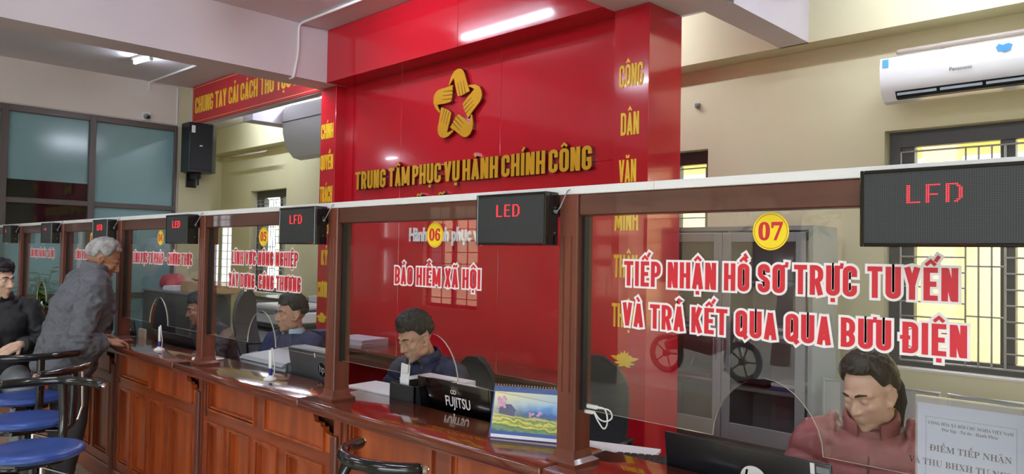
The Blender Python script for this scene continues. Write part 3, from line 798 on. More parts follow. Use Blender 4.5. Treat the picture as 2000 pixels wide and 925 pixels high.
# conduits
def conduit(label, pts, r=.011):
    # round the corners a little
    P = [Vector(p) for p in pts]; q = [P[0]]
    for a, b, c in zip(P, P[1:], P[2:]):
        l = min(.06, (b - a).length * .4, (c - b).length * .4)
        p0 = b + (a - b).normalized() * l; p1 = b + (c - b).normalized() * l
        q += [p0, p0 * .25 + b * .5 + p1 * .25, p1]
    q.append(P[-1]); mb = MB(); mb.tube(q, r, 8); o = mb.build('conduit', M['whiteplastic'], smooth=60)
    for_k = tag(o, label, 'conduit', 'white electrical conduits'); return o
conduit('white conduit up the beam face and along the ceiling beside the red header', [(-6.22, 3.42, 3.178), (-6.149, 3.42, 3.178), (-6.149, 3.46, 3.40), (-6.149, 3.46, 3.678), (-4.5, 3.47, 3.678)], .012)
conduit('white conduit across the ceiling above the wall camera', [(-9.738, 3.44, 3.56), (-9.738, 3.44, 3.678), (-8.40, 3.48, 3.678)], .012)
conduit('white vertical conduit down the wall beside the slogan banner', [(-9.738, 3.79, 3.66), (-9.738, 3.79, 3.20)], .010)

# camera on the end wall
t = thing('wall_camera', 'small white surveillance camera over the glass end screen', 'camera', (-9.74, 3.41, 3.22))
mb = MB(); mb.box(-9.75, -9.715, 3.36, 3.46, 3.19, 3.30, .008); mb.build('mount_plate', M['whiteplastic'], t)
mb = MB(); mb.sphere((-9.70, 3.41, 3.238), .038); mb.build('ball', M['greymetal'], t, smooth=True)
mb = MB(); mb.cyl((-9.69, 3.41, 3.232), (-9.652, 3.415, 3.222), .022); mb.build('lens', M['blackgloss'], t)

# loudspeaker on the pillar
t = thing('loudspeaker', 'black loudspeaker bracketed to the cream pillar', 'loudspeaker', (-9.62, 4.0, 2.57))
mb = MB()
mb.prism([(3.80, -9.36), (4.10, -9.36), (4.17, -9.42), (4.17, -9.60), (4.06, -9.70), (3.90, -9.70), (3.80, -9.60)], 0, 1, plane='xy')
for v in mb.bm.verts: v.co = Vector((v.co.y, v.co.x, 2.575 + v.co.z * .615))
mb.build('cabinet', M['blackplastic'], t)
mb = MB(); mb.box(-9.361, -9.352, 3.815, 4.085, 2.60, 3.165, .004); g = mb.build('grille', mottle(mat('speaker_grille', (20, 20, 22), .7), (16, 16, 18), (30, 30, 32), (300, 300, 300)), t)
mb = MB(); mb.box(-9.3525, -9.350, 3.93, 3.965, 2.895, 2.91); mb.build('badge', M['whitevinyl'], t)
mb = MB(); mb.box(-9.3525, -9.350, 3.825, 3.87, 3.06, 3.15); mb.build('sticker', M['paper'], t)
mb = MB(); mb.box(-9.72, -9.50, 3.95, 4.02, 2.50, 2.575, .006); mb.cyl((-9.55, 3.985, 2.42), (-9.55, 3.985, 2.58), .03); mb.box(-9.745, -9.71, 3.92, 4.05, 2.40, 2.60, .004); mb.build('bracket', M['blackplastic'], t)

# slogan banners on the cross beam
M['banner_red'] = mat('banner_red', (184, 40, 48), .55); M['banner_line'] = mat('banner_line', (236, 190, 110), .5)
t = thing('slogan_banner', 'red slogan banner with yellow letters on the beam left of the feature wall', 'banner', (-8.0, 3.94, 3.2))
mb = MB(); mb.box(-9.62, -6.48, 3.935, 3.955, 3.195, 3.682); mb.build('board', M['banner_red'], t)
mb = MB()
for z in (3.222, 3.655): mb.box(-9.60, -6.49, 3.932, 3.936, z, z + .006)
mb.box(-9.600, -9.594, 3.932, 3.936, 3.222, 3.66); mb.build('border_line', M['banner_line'], t)
sign_line('lettering', 'CHUNG TAY CẢI CÁCH THỦ TỤC HÀNH CHÍNH', -9.53, -6.15 + .02, 3.325, .205, 3.931, .004, M['yellowpaint'], t, t=.14, gap=.06)
t = thing('slogan_banner', 'red slogan banner edge on the beam right of the feature wall', 'banner', (0, 3.98, 3.2))
mb = MB(); mb.box(-2.62, 3.5, 3.968, 3.988, 3.20, 3.685); mb.build('board', M['banner_red'], t)
mb = MB(); mb.box(-2.60, 3.5, 3.965, 3.969, 3.222, 3.228); mb.box(-2.60, -2.594, 3.965, 3.969, 3.222, 3.66); mb.build('border_line', M['banner_line'], t)

# air conditioners
def aircon(label, x0, x1, yb, z0, z1, depth, m, cold=True):
    h = z1 - z0; t = thing('air_conditioner', label, 'air conditioner', ((x0 + x1) / 2, yb, z0))
    prof = [(yb, z0 + .10 * h), (yb - depth * .35, z0), (yb - depth * .62, z0 + .03 * h), (yb - depth * .86, z0 + .2 * h), (yb - depth * .97, z0 + .45 * h), (yb - depth, z0 + .75 * h), (yb - depth * .93, z0 + .95 * h), (yb - depth * .75, z1), (yb, z1)]
    mb = MB(); mb.prism(prof, x0, x1, plane='yz'); mb.build('casing', m, t, smooth=30)
    return t, h
t, h = aircon('white wall air conditioner above the barred window', -1.69, -.80, 5.38, 2.645, 2.945, .21, mat('glossy_white_plastic', (236, 236, 234), .18, coat=.5))
mb = MB(); mb.prism([(5.30, 2.648), (5.215, 2.662), (5.19, 2.705), (5.25, 2.70)], -1.60, -.86, plane='yz'); mb.build('air_outlet', M['blackplastic'], t)
mb = MB()
for k in range(3): mb.box(-1.59 + k * .25, -1.36 + k * .25, 5.196, 5.202, 2.678, 2.696)
mb.build('louvre', M['greymetal'], t)
mb = MB(); mb.box(-1.672, -1.635, 5.168, 5.1716, 2.865, 2.918); mb.build('energy_sticker', mat('blue_sticker', (90, 170, 205), .5), t)
mb = MB(); mb.prism([(-1.035, 2.885), (-1.02, 2.905), (-1.0, 2.895), (-.97, 2.902), (-.95, 2.89), (-.96, 2.862), (-.99, 2.85), (-1.01, 2.862), (-1.025, 2.862)], 5.166, 5.1716); mb.build('blue_decal', mat('blue_decal', (70, 150, 200), .5), t)
font_text('maker_name', 'Panasonic', .032, M['darkgrey'], t, wall_plane(-1.22, 5.1705, 2.785))
t, h = aircon('large grey air conditioner hung behind the red column', -8.58, -6.9, 5.05, 2.76, 3.44, .42, mat('grey_ac_casing', (176, 176, 172), .35))
mb = MB(); mb.box(-8.57, -6.9, 4.628, 4.66, 3.20, 3.212); mb.box(-7.55, -7.535, 4.615, 4.63, 2.80, 3.44); mb.build('panel_gap', M['blackplastic'], t)
mb = MB(); mb.tube([(-7.62, 4.9, 2.77), (-7.62, 4.9, 2.66), (-7.60, 4.92, 2.64)], .012, 8); mb.tube([(-7.70, 4.9, 2.77), (-7.70, 4.9, 2.68)], .012, 8); mb.build('drain_pipe', M['greymetal'], t)
mb = MB()
for x in (-8.2, -7.05): mb.cyl((x, 4.95, 3.44), (x, 4.95, 3.60), .012)
mb.build('hanger_rod', M['greymetal'], t)
# curtain poles on the back wall
def pole(label, x0, x1, z, y=5.33, r=.019):
    t = thing('curtain_pole', label, 'curtain pole', ((x0 + x1) / 2, y, z))
    mb = MB(); mb.tube([(x0, y, z), (x1, y, z)], r, 12, round_caps=True); mb.build('rod', mat('brown_grey_pole', (150, 138, 126), .35), t, smooth=True)
    mb = MB()
    for x in (x0 + .25, x1 - .25): mb.box(x - .012, x + .012, y, 5.385, z - .012, z + .012)
    mb.build('bracket', M['greymetal'], t)
pole('brown curtain pole just above the white air conditioner', -1.62, .9, 2.995)
pole('pale curtain pole on the back wall at the far left', -11.5, -10.35, 3.075, 5.34)
t = thing('wall_socket', 'small grey hook on the wall beside the red column', 'hook', (-3.05, 5.59, 2.9))
mb = MB(); mb.box(-3.30, -3.26, 5.57, 5.60, 2.87, 2.91, .004); mb.cyl((-3.28, 5.58, 2.89), (-3.265, 5.53, 2.885), .012); mb.build('hook_body', M['greymetal'], t); t.name = 'wall_hook'; t['label'] = 'small grey fitting on the cream wall right of the red column'

# ================================================================== BACK ROOM FURNITURE
def cabinet():
    x0, x1, y0, y1, H = -3.275, -2.03, 4.95, 5.36, 1.83
    t = thing('filing_cabinet', 'tall grey steel filing cabinet with two glass doors', 'cabinet', ((x0 + x1) / 2, 5.15, 0))
    g = M['greymetal']; mb = MB()
    mb.box(x0, x0 + .03, y0, y1, 0, H); mb.box(x1 - .03, x1, y0, y1, 0, H); mb.box(x0 + .03, x1 - .03, y1 - .02, y1, .08, H - .03); mb.box(x0 + .03, x1 - .03, y0, y1, H - .03, H); mb.box(x0 + .03, x1 - .03, y0, y1, 0, .08)
    mb.box(x0 + .03, x1 - .03, y0 + .02, y1 - .02, .27, .30)
    for z in (.66, 1.02, 1.42): mb.box(x0 + .03, x1 - .03, y0 + .05, y1 - .02, z, z + .025)
    mb.box((x0 + x1) / 2 - .015, (x0 + x1) / 2 + .015, y0 + .03, y1 - .02, .3, H - .03)
    mb.build('carcass', g, t)
    mid = (x0 + x1) / 2 - .03
    for a, b, hs in ((x0 + .02, mid - .003, mid - .04), (mid + .003, x1 - .045, mid + .035)):
        mb = MB(); z0, z1 = .31, H - .045; f = .065
        for q in ((a, a + f, z0, z1), (b - f, b, z0, z1), (a + f, b - f, z0, z0 + .12), (a + f, b - f, z1 - f, z1)): mb.box(q[0], q[1], y0 - .02, y0, q[2], q[3], .003)
        d = mb.build('door', g, t)
        mb = MB(); mb.box(a + f, b - f, y0 - .012, y0 - .008, z0 + .12, z1 - f); mb.build('door_glass', M['glass_door'], d)
        mb = MB(); mb.prism([(hs - .008, .93), (hs, .86), (hs + .008, .93), (hs + .008, .99), (hs, 1.06), (hs - .008, .99)], y0 - .032, y0 - .02); mb.build('handle', M['steel'], d)
        mb = MB(); mb.prism([(a, .085), (b, .085), (b, .262), (a, .262)], y0 - .018, y0); mb.build('drawer_front', g, t)
    mb = MB(); mb.cyl((mid + .035, y0 - .028, .80), (mid + .035, y0 - .02, .80), .012); mb.build('lock', M['chrome'], t)
    # folders on the shelves
    def pile(x, z, n, w, d, cols, label):
        for k in range(n):
            mb = MB(); dx = random.uniform(-.02, .02); mb.obox((x + dx, 5.15, z + .013 + k * .026), (w, d, .024), Matrix.Rotation(random.uniform(-.08, .08), 3, 'Z'), .003)
            tag(mb.build('paper_file', cols[k % len(cols)]), label[k], 'file', 'paper files in the steel cabinet')
    gr, bl, wh = mat('grey_file', (140, 150, 156), .6), mat('blue_file', (60, 90, 150), .5), M['paper']
    pile(-2.98, .685, 2, .34, .24, [wh, gr], ['white paper file under another on the low left cabinet shelf', 'grey file topmost on the low left cabinet shelf'])
    pile(-2.95, 1.045, 3, .36, .25, [gr, wh, gr], ['grey file lowest of the left pile on the middle cabinet shelf', 'white file in the middle of the left pile in the cabinet', 'grey file topmost of the left pile on the middle cabinet shelf'])
    pile(-2.35, 1.045, 3, .36, .25, [wh, gr, wh], ['white file lowest of the right pile on the middle cabinet shelf', 'grey file in the middle of the right pile in the cabinet', 'white file topmost of the right pile on the middle cabinet shelf'])
    pile(-2.25, .685, 2, .22, .24, [bl, wh], ['blue file lying on the low right cabinet shelf', 'white paper file on top of the blue file in the cabinet'])
    pile(-2.52, .685, 1, .22, .2, [M['blackplastic']], ['black notebook on the low right cabinet shelf'])
cabinet()
tag(struct(MB().box and (lambda m: (m.box(-3.22, -3.17, 4.952, 4.956, 1.795, 1.815), m.build('trim_8', M['steel']))[1])(MB())), None, None)

def table(name, label, x0, x1, y0, y1, z, m, legm=None, apron=.06):
    t = thing(name, label, 'desk', ((x0 + x1) / 2, (y0 + y1) / 2, 0)); legm = legm or m
    mb = MB(); mb.box(x0, x1, y0, y1, z - .03, z, .006, 2); mb.build('tabletop', m, t)
    mb = MB(); mb.box(x0 + .04, x1 - .04, y0 + .05, y0 + .07, z - .03 - apron, z - .03); mb.box(x0 + .04, x1 - .04, y1 - .07, y1 - .05, z - .03 - apron, z - .03); mb.build('apron', m, t)
    for x in (x0 + .05, x1 - .10):
        for y in (y0 + .05, y1 - .10):
            mb = MB(); mb.box(x, x + .05, y, y + .05, 0, z - .03); mb.build('leg', legm, t)
    return t
table('long_desk', 'long red brown desk with papers in front of the red wall', -6.05, -3.05, 3.54, 3.97, .80, M['wood_top'], M['wood_panel'])
# lower staff desks right behind the counter
for i in range(1, 8):
    a = POST[i] + .02; b = a + 1.31 if i < 7 else -.10
    t = thing('staff_desk', 'dark wood staff desk behind counter %02d, lower than the worktop' % i, 'desk', ((a + b) / 2, 2.35, 0), 0, 'staff desks behind the counter')
    mb = MB(); mb.box(a, b, 2.034, 2.46, .75, .78, .005); mb.build('tabletop', M['wood_top'], t)
    for x in (a + .01, b - .04):
        mb = MB(); mb.box(x, x + .03, 2.05, 2.44, 0, .75); mb.build('side_panel', M['wood_dark'], t)
    mb = MB(); mb.box(a + .04, b - .04, 2.06, 2.08, .2, .75); mb.build('back_panel', M['wood_dark'], t)

def sheet(name, label, cat, cx, cy, z, w, d, ang, n=1, m=None, group=None):
    mb = MB()
    mb.obox((cx, cy, z + .0015 * n + .0005), (w, d, .003 * n), Matrix.Rotation(ang, 3, 'Z'))
    return tag(mb.build(name, m or M['paper']), label, cat, group)
def ream(label, cx, cy, z, w, d, ang, h, m):
    t = thing('paper_stack', label, 'paper', (cx, cy, z), ang); n = max(2, int(h / .008))
    mb = MB()
    for k in range(n): mb.obox((cx + random.uniform(-.006, .006), cy + random.uniform(-.006, .006), z + (k + .5) * h / n), (w, d, h / n * .96), Matrix.Rotation(ang + random.uniform(-.03, .03), 3, 'Z'))
    mb.build('sheets', m, t); return t
lav = mat('lilac_paper', (214, 208, 222), .8)
ream('pile of lilac white papers on the long desk in front of the red wall', -5.52, 3.76, .80, .42, .30, .1, .055, lav)
ream('dark blue file box on the left end of the long desk', -5.93, 3.72, .80, .16, .30, 0, .09, mat('navy_file', (44, 52, 110), .5))
t = thing('office_printer', 'big white photocopier behind the seated person in a navy suit', 'copier', (-7.72, 4.1, 0))
wp = mat('copier_white', (216, 218, 216), .4)
mb = MB(); mb.box(-8.25, -7.28, 3.92, 4.5, 0, .74, .02); mb.build('body', wp, t)
mb = MB(); mb.box(-8.26, -7.27, 3.90, 4.52, .74, .80, .015); mb.build('lid', M['blackplastic'], t)
mb = MB(); mb.box(-7.82, -7.28, 3.95, 4.50, .80, .93, .02); mb.box(-7.82, -7.28, 3.95, 4.5, .955, 1.02, .02); mb.build('scanner_unit', wp, t)
mb = MB(); mb.box(-7.84, -7.40, 3.93, 4.48, .93, .955); mb.build('tray', M['greymetal'], t)
mb = MB(); mb.box(-8.20, -8.14, 3.915, 3.92, .50, .66); mb.build('panel_slot', M['greymetal'], t)
t = thing('sideboard', 'black topped low cupboard along the back wall under the window', 'cupboard', (-9.2, 5.1, 0))
mb = MB(); mb.box(-9.9, -7.8, 4.95, 5.37, 0, .93); mb.build('carcass', M['greymetal'], t)
mb = MB(); mb.box(-9.92, -7.78, 4.92, 5.37, .93, .97, .004); mb.build('top', M['blackplastic'], t)
ream('white paper pile on the low cupboard behind the navy suit', -8.25, 5.1, .97, .32, .26, .1, .07, M['paper'])

# grey steel cabinet with clutter on it, behind counters 04 and 05
t = thing('low_cabinet', 'low grey steel cabinet piled with bags and boxes behind counter 04', 'cabinet', (-9.4, 4.0, 0))
mb = MB(); mb.box(-9.45, -8.05, 3.35, 3.78, 0, 1.10, .004); mb.build('carcass', mat('olive_grey_metal', (104, 108, 98), .45), t)
mb = MB(); mb.box(-9.47, -8.03, 3.33, 3.80, 1.10, 1.125, .003); mb.build('top', M['greymetal'], t)
mb = MB()
for a, b in ((-9.44, -8.76), (-8.74, -8.06)): mb.box(a, b, 3.335, 3.35, .06, 1.08, .003)
mb.build('door', mat('olive_grey_door', (96, 100, 92), .45), t)
kraft = mottle(mat('brown_cardboard', (186, 152, 106), .8), (178, 144, 98), (194, 160, 114), (3, 3, 3))
t = thing('cardboard_box', 'flat brown cardboard box on the low cabinet behind counter 05', 'box', (-8.2, 3.6, 1.125))
mb = MB(); mb.box(-8.50, -8.02 + .25, 3.40, 3.76, 1.127, 1.245, .003); mb.build('body', kraft, t)
mb = MB(); mb.box(-8.48, -7.79, 3.56, 3.60, 1.244, 1.2465); mb.build('tape', mat('brown_tape', (150, 116, 70), .3), t)
def blob(label, name, cat, c, rad, m, seed, amp=.25, fr=9):
    mb = MB(); mb.sphere((0, 0, 0), 1, 28, None, 18)
    for v in mb.bm.verts:
        p = Vector((v.co.x * rad[0], v.co.y * rad[1], v.co.z * rad[2])); n = noise.noise(p * fr + Vector((seed, 0, 0))); p *= 1 + amp * n
        p.z = max(p.z, -rad[2] * .7); v.co = p + Vector(c)
    return tag(mb.build(name, m, smooth=True), label, cat)
blob('crumpled red plastic bag on the low grey cabinet', 'plastic_bag', 'bag', (-9.10, 3.56, 1.21), (.19, .15, .10), mat('red_plastic_bag', (186, 70, 78), .4), 3)
blob('crumpled white plastic bag on the low grey cabinet', 'plastic_bag', 'bag', (-8.60 + .03, 3.66, 1.18), (.10, .10, .07), mat('white_plastic_bag', (222, 222, 205), .4), 8)
ream('slanting white paper pile between the red and white bags', -8.79, 3.48, 1.127, .26, .2, .1, .05, M['paper'])
t = thing('cable_coil', 'loose black cable on the cardboard box', 'cable', (-8.2, 3.5, 1.25))
mb = MB(); mb.tube([(-8.36 + .06 * math.cos(a * .7) + .02 * a, 3.5 + .05 * math.sin(a * .9), 1.252 + .012 * (1 + math.sin(a * 1.7))) for a in [k * .35 for k in range(34)]], .006, 6); mb.build('cord', M['blackplastic'], t)
t = thing('cardboard_box', 'brown cardboard box on the floor beside the low cabinet', 'box', (-8.6, 4.3, 0))
mb = MB(); mb.box(-8.80, -8.40, 4.10, 4.5, 0, .52, .004); mb.build('body', kraft, t)
mb = MB(); mb.box(-8.62, -8.58, 4.098, 4.5, .0, .522); mb.build('tape', mat('brown_tape_2', (150, 116, 70), .3), t)

# ---------------------------------------------------------------- chairs
M['chair_fabric'] = mottle(mat('black_mesh_fabric', (38, 40, 44), .8), (32, 34, 38), (46, 48, 52), (200, 200, 200))
M['chair_grey'] = mottle(mat('grey_mesh_fabric', (84, 88, 92), .7), (76, 80, 84), (94, 98, 102), (200, 200, 200))
def office_chair(label, x, y, rz, seat_z=.47, back_top=1.0, fabric='chair_fabric', w=.44, arms=True):
    t = thing('office_chair', label, 'chair', (x, y, 0), 0, 'office chairs behind the counter')
    R = Matrix.Translation((x, y, 0)) @ Matrix.Rotation(rz, 4, 'Z')          # chair faces its own -Y
    def put(mb, n, m, s=False): mb.xform(R); return mb.build(n, m, t, smooth=s)
    mb = MB(); mb.box(-w / 2, w / 2, -.22, .22, seat_z - .07, seat_z, .03, 3); put(mb, 'seat', M[fabric], 40)
    mb = MB(); n = 10; H = back_top - seat_z - .08; rings = []
    for k in range(n + 1):
        s = k / n; zz = seat_z + .08 + H * s; hw = w / 2 * (1.0 if s < .6 else math.sqrt(max(.02, 1 - ((s - .6) / .42) ** 2))); yb = .23 + .05 * math.sin(s * PI) + .06 * s
        ring = []
        for q in range(16):
            a = 2 * PI * q / 16; ring.append((hw * math.copysign(abs(math.cos(a)) ** .6, math.cos(a)), yb + .025 * math.copysign(abs(math.sin(a)) ** .6, math.sin(a)) + .05 * (math.cos(a) ** 2) * -1, zz))
        rings.append(ring)
    mb.ring_loft(rings); put(mb, 'backrest', M[fabric], 50)
    mb = MB(); mb.tube([(0, .1, seat_z - .06), (0, .27, seat_z - .04), (0, .31, seat_z + .2)], .02, 8); put(mb, 'back_post', M['blackplastic'])
    mb = MB(); mb.cyl((0, 0, .1), (0, 0, seat_z - .06), .025); put(mb, 'gas_column', M['blackplastic'])
    for k in range(5):
        a = 2 * PI * k / 5; mb = MB(); mb.tube([(0, 0, .11), (.27 * math.cos(a), .27 * math.sin(a), .075)], [.025, .016], 8); mb.sphere((.28 * math.cos(a), .28 * math.sin(a), .03), .03, 10, None, 6); put(mb, 'leg', M['blackplastic'])
    if arms:
        for sx in (-1, 1):
            mb = MB(); mb.tube([(sx * (w / 2 - .02), .1, seat_z - .03), (sx * (w / 2 + .05), .08, seat_z + .02), (sx * (w / 2 + .05), .10, seat_z + .2), (sx * (w / 2 + .05), -.16, seat_z + .22), (sx * (w / 2 + .05), -.2, seat_z + .15)], .014, 8); put(mb, 'armrest', M['blackplastic'], 60)
    return t
# (chair faces -Y when rz = 0: towards the counter)
office_chair('black office chair with a tall rounded back just right of the post 06/07', -2.42, 2.98, .35, .47, 1.06, w=.40)
office_chair('dark office chair back seen behind the black laptop at counter 06', -3.46, 2.97, 0, .45, .95, w=.34, arms=False)
office_chair('grey mesh office chair with armrests behind counter 05, facing away', -6.92, 3.66, 2.2, .50, 1.20, 'chair_grey')
office_chair('low grey upholstered chair in front of the mesh chair behind counter 05', -5.55, 2.84, -.5, .45, .93, w=.40, arms=False)
office_chair('black office chair with a high back behind counter 04', -6.95, 2.92, 3.1416, .47, 1.16, arms=False)
t = thing('wooden_chair', 'carved dark wooden chair behind counter 04 near the far post', 'chair', (-7.75, 2.72, 0))
mb = MB(); mb.box(-7.98, -7.55, 2.5, 2.92, .42, .46, .01); mb.build('seat', M['wood_panel'], t)
mb = MB(); mb.prism([(-7.95, .50), (-7.58, .50), (-7.56, .94), (-7.60, 1.04), (-7.68, 1.03), (-7.765, 1.08), (-7.85, 1.03), (-7.93, 1.04), (-7.97, .94)], 2.90, 2.93); mb.build('backrest', M['wood_panel'], t)
for x in (-7.96, -7.61):
    for y in (2.52, 2.87):
        mb = MB(); mb.box(x, x + .04, y, y + .04, 0, .43 if y < 2.8 else .6); mb.build('leg', M['wood_panel'], t)

M['bench'] = mat('pale_grey_enamel', (186, 188, 186), .35, .3)
# perforated steel waiting bench by the back wall
t = thing('waiting_bench', 'grey perforated steel waiting bench under the barred window', 'bench', (-1.0, 5.1, 0))
for k, x0 in enumerate((-2.02, -1.66 + .0, -1.30 + .03, -.85)):
    w = .42 if k else .34
    mb = MB(); pts = [(x0 + (.36 if k < 2 else .40) * s, 0) for s in (0, 1)]; a, b = pts[0][0] + .01, pts[1][0] - .01
    mb.box(a, b, 5.10, 5.112, .46, .80); mb.tube([(a, 5.105, .48), (a, 5.10, .80), (b, 5.10, .80), (b, 5.105, .48)], .012, 8)
    mb.build('backrest', M['bench'], t)
    mb = MB(); mb.box(a, b, 4.68, 5.10, .42, .435, .004); mb.tube([(a, 4.70, .425), (b, 4.70, .425)], .014, 8); mb.build('seat', M['bench'], t)
mb = MB(); mb.box(-2.02, -.45, 4.90, 4.96, .36, .42); mb.build('beam', M['greymetal'], t)
for x in (-1.9, -.6):
    mb = MB(); mb.tube([(x, 4.93, .37), (x, 4.93, .05)], .025, 8); mb.tube([(x, 4.68, .03), (x, 4.93, .06), (x, 5.16, .03)], .022, 8); mb.build('leg', M['greymetal'], t)

# ================================================================== THINGS ON THE COUNTER AND DESKS
def laptop(label, x0, x1, ytop, ztop, ybot, zdesk, m, ang=0.0, deck=.22):
    """lid seen from behind; keyboard deck runs away from the customer"""
    c = ((x0 + x1) / 2, ybot, zdesk); t = thing('laptop', label, 'laptop', c); w = x1 - x0
    R = Matrix.Translation((c[0], ybot, zdesk)) @ Matrix.Rotation(ang, 4, 'Z')
    lean = math.atan2(ybot - ytop, ztop - zdesk - .02); H = math.hypot(ybot - ytop, ztop - zdesk - .02)
    L = Matrix.Translation((0, 0, .02)) @ Matrix.Rotation(lean, 4, 'X')
    mb = MB(); mb.box(-w / 2, w / 2, -.004, .006, 0, H, .004, 2); mb.xform(R @ L); lid = mb.build('lid', m, t, smooth=35)
    mb = MB(); mb.box(-w / 2 + .012, w / 2 - .012, .006, .008, .012, H - .012); mb.xform(R @ L); mb.build('screen', M['blackgloss'], lid)
    mb = MB(); mb.box(-w / 2, w / 2, .0, deck, 0, .02, .005, 2); mb.xform(R); mb.build('keyboard_deck', M['blackplastic'], t)
    return t, R @ L, H, lid, w
hpb = mat('black_laptop_lid', (28, 29, 33), .3, coat=.2); hpg = mat('grey_laptop_lid', (72, 76, 80), .35, coat=.2)
t, T, H, lid, w = laptop('glossy black laptop with white maker lettering on its lid at counter 06', -2.565, -2.12, 2.055, 1.068, 2.10, .78, mat('glossy_black_lid', (8, 8, 10), .1, coat=.5))
TF = T @ Matrix(((1, 0, 0, 0), (0, 0, -1, -.0042), (0, 1, 0, 0), (0, 0, 0, 1)))
font_text('maker_logo', 'FUJITSU', .062, M['whitevinyl'], lid, TF @ Matrix.Translation((.030, .165, 0)), .0003, .0005, .74)
mb = MB()
for sx in (-1, 1): mb.tube([(.009 + sx * .008 + .008 * math.cos(a), -.0048, .228 + .008 * math.sin(a)) for a in [2 * PI * k / 16 for k in range(16)]], .0014, 5, loop=True)
mb.xform(T); mb.build('maker_symbol', M['whitevinyl'], lid)
def hp_logo(T, x, z, r, m, m2, lid):
    mb = MB(); mb.lathe([(.0001, 0), (r, 0), (r, .0006), (.0001, .0006)], (x, -.0042, z), 36, Matrix.Rotation(PI / 2, 3, 'X')); mb.xform(T); d = mb.build('maker_logo', m, lid)
    font_text('logo_letters', 'hp', r * 1.55, m2, lid, T @ Matrix(((1, .22, 0, x - .1 * r), (0, 0, -1, -.0052), (0, 1, 0, z - .38 * r), (0, 0, 0, 1))), .0003, .0006, .95)
t, T, H, lid, w = laptop('dark grey laptop with a round logo at counter 05', -3.66, -3.17, 2.045, 1.085, 2.095, .78, hpg)
hp_logo(T, .075, .20, .036, M['blackgloss'], M['greymetal'], lid)
mb = MB(); mb.box(.02, .026, -.0065, -.004, H - .03, H - .008); mb.xform(T); mb.build('label_tag', M['whitevinyl'], lid)
t, T, H, lid, w = laptop('large black laptop with a light round logo at counter 07', -1.315, -.79, 2.06, 1.045, 2.10, .78, hpb)
hp_logo(T, .035, .155, .042, M['whitevinyl'], M['blackgloss'], lid)
mb = MB(); mb.box(.205, .217, -.0055, -.0042, H - .035, H - .004); mb.build and mb.xform(T); mb.build('label_tag', M['whitevinyl'], lid)
mb = MB(); mb.box(.222, .257, -.0055, -.0042, H - .03, H - .012); mb.xform(T); mb.build('sticker', M['greymetal'], lid)
t, T, H, lid, w = laptop('black laptop before the seated person at counter 04', -5.62, -4.90, 2.05, 1.02, 2.12, .78, hpb)
t, T, H, lid, w = laptop('black laptop at the right end of counter 03', -6.42, -6.0, 2.06, 1.05, 2.10, .78, hpb)
mb = MB(); mb.box(-6.74, -6.56, 2.048, 2.052, .96, 1.10); o = tag(mb.build('notice_sheet', M['paper']), 'white printed sheet standing behind counter 03 next to the grey jacket', 'paper')
mb = MB(); mb.box(-6.70, -6.50, 2.056, 2.075, .78, 1.06); o = tag(mb.build('file_holder', M['blackplastic']), 'black file holder behind the white printed sheet at counter 03', 'holder')
mb = MB(); mb.box(-5.86, -5.74, 2.045, 2.06, .78, 1.005); tag(mb.build('paper_card', mat('cream_card', (222, 206, 184), .8)), 'cream card standing behind the worktop at counter 04', 'card')

# black document box with a white card at counter 06
t = thing('document_box', 'black document box with papers standing in it at counter 06', 'box', (-2.62, 2.05, .78))
mb = MB(); a, b = -2.74, -2.565
mb.box(a, b, 2.036, 2.046, .78, 1.015); mb.box(a, b, 2.20, 2.21, .78, 1.015); mb.box(a, a + .01, 2.036, 2.21, .78, 1.015); mb.box(b - .01, b, 2.036, 2.21, .78, 1.015); mb.box(a, b, 2.036, 2.21, .78, .79); mb.build('body', mat('dark_grey_box', (44, 47, 48), .5), t)
mb = MB(); mb.obox((-2.70 + .015, 2.075, 1.0), (.062, .003, .20), Matrix.Rotation(.09, 3, 'Y'), 0)
tag(mb.build('paper_card', M['paper']), 'tall white card sticking up from the black document box', 'card')
t = thing('paper_stack', 'slanting pile of white papers behind the black document box at counter 06', 'paper', (-2.80, 2.34, .78))
mb = MB()
for k in range(9): mb.obox((-2.80 + random.uniform(-.006, .006), 2.365 + random.uniform(-.006, .006), .795 + k * .022), (.32, .20, .0205), Matrix.Rotation(random.uniform(-.03, .03) + .05, 3, 'Z'))
mb.obox((-2.80, 2.365, .984), (.31, .21, .003), Matrix.Rotation(.10, 3, 'Z') @ Matrix.Rotation(.015, 3, 'Y')); mb.build('sheets', M['paper'], t)
mb = MB(); mb.box(-2.69, -2.66, 2.30, 2.315, .985, 1.0, .003); mb.tube([(-2.68, 2.31, .992), (-2.67, 2.34, .995), (-2.672, 2.36, .99)], .003, 6); mb.build('binder_clip', M['blackplastic'], t)
ream('white papers stacked level with the worktop left of the black document box', -2.93, 2.14, .78, .32, .19, .10, .176, M['paper'])

# desk calendar
t = thing('desk_calendar', 'desk calendar with a painted hillside village, spiral bound', 'calendar', (-1.80, 1.93, .95))
ca = MB(); A = Vector((-1.905, 1.852, .951)); B = Vector((-1.665, 1.975, .951)); ux = (B - A).normalized(); uy = Vector((-ux.y, ux.x, 0)); hgt = .172
def cal(u, v, d=0): return A + ux * (u * (B - A).length) + uy * (v * .055 + d) + Vector((0, 0, v * hgt))
M['cal_blue'] = mat('calendar_blue', (44, 84, 160), .4)
mb = MB(); mb.ring_loft([[cal(0, 0), cal(1, 0), cal(1, 1), cal(0, 1)], [cal(0, 0, .003), cal(1, 0, .003), cal(1, 1, .003), cal(0, 1, .003)]]); mb.build('front_leaf', M['cal_blue'], t)
mb = MB(); q = uy * .11; mb.ring_loft([[A + q, B + q, cal(1, 1, .004), cal(0, 1, .004)], [A + q + uy * .002, B + q + uy * .002, cal(1, 1, .006), cal(0, 1, .006)]]); mb.build('back_leaf', M['cal_blue'], t)
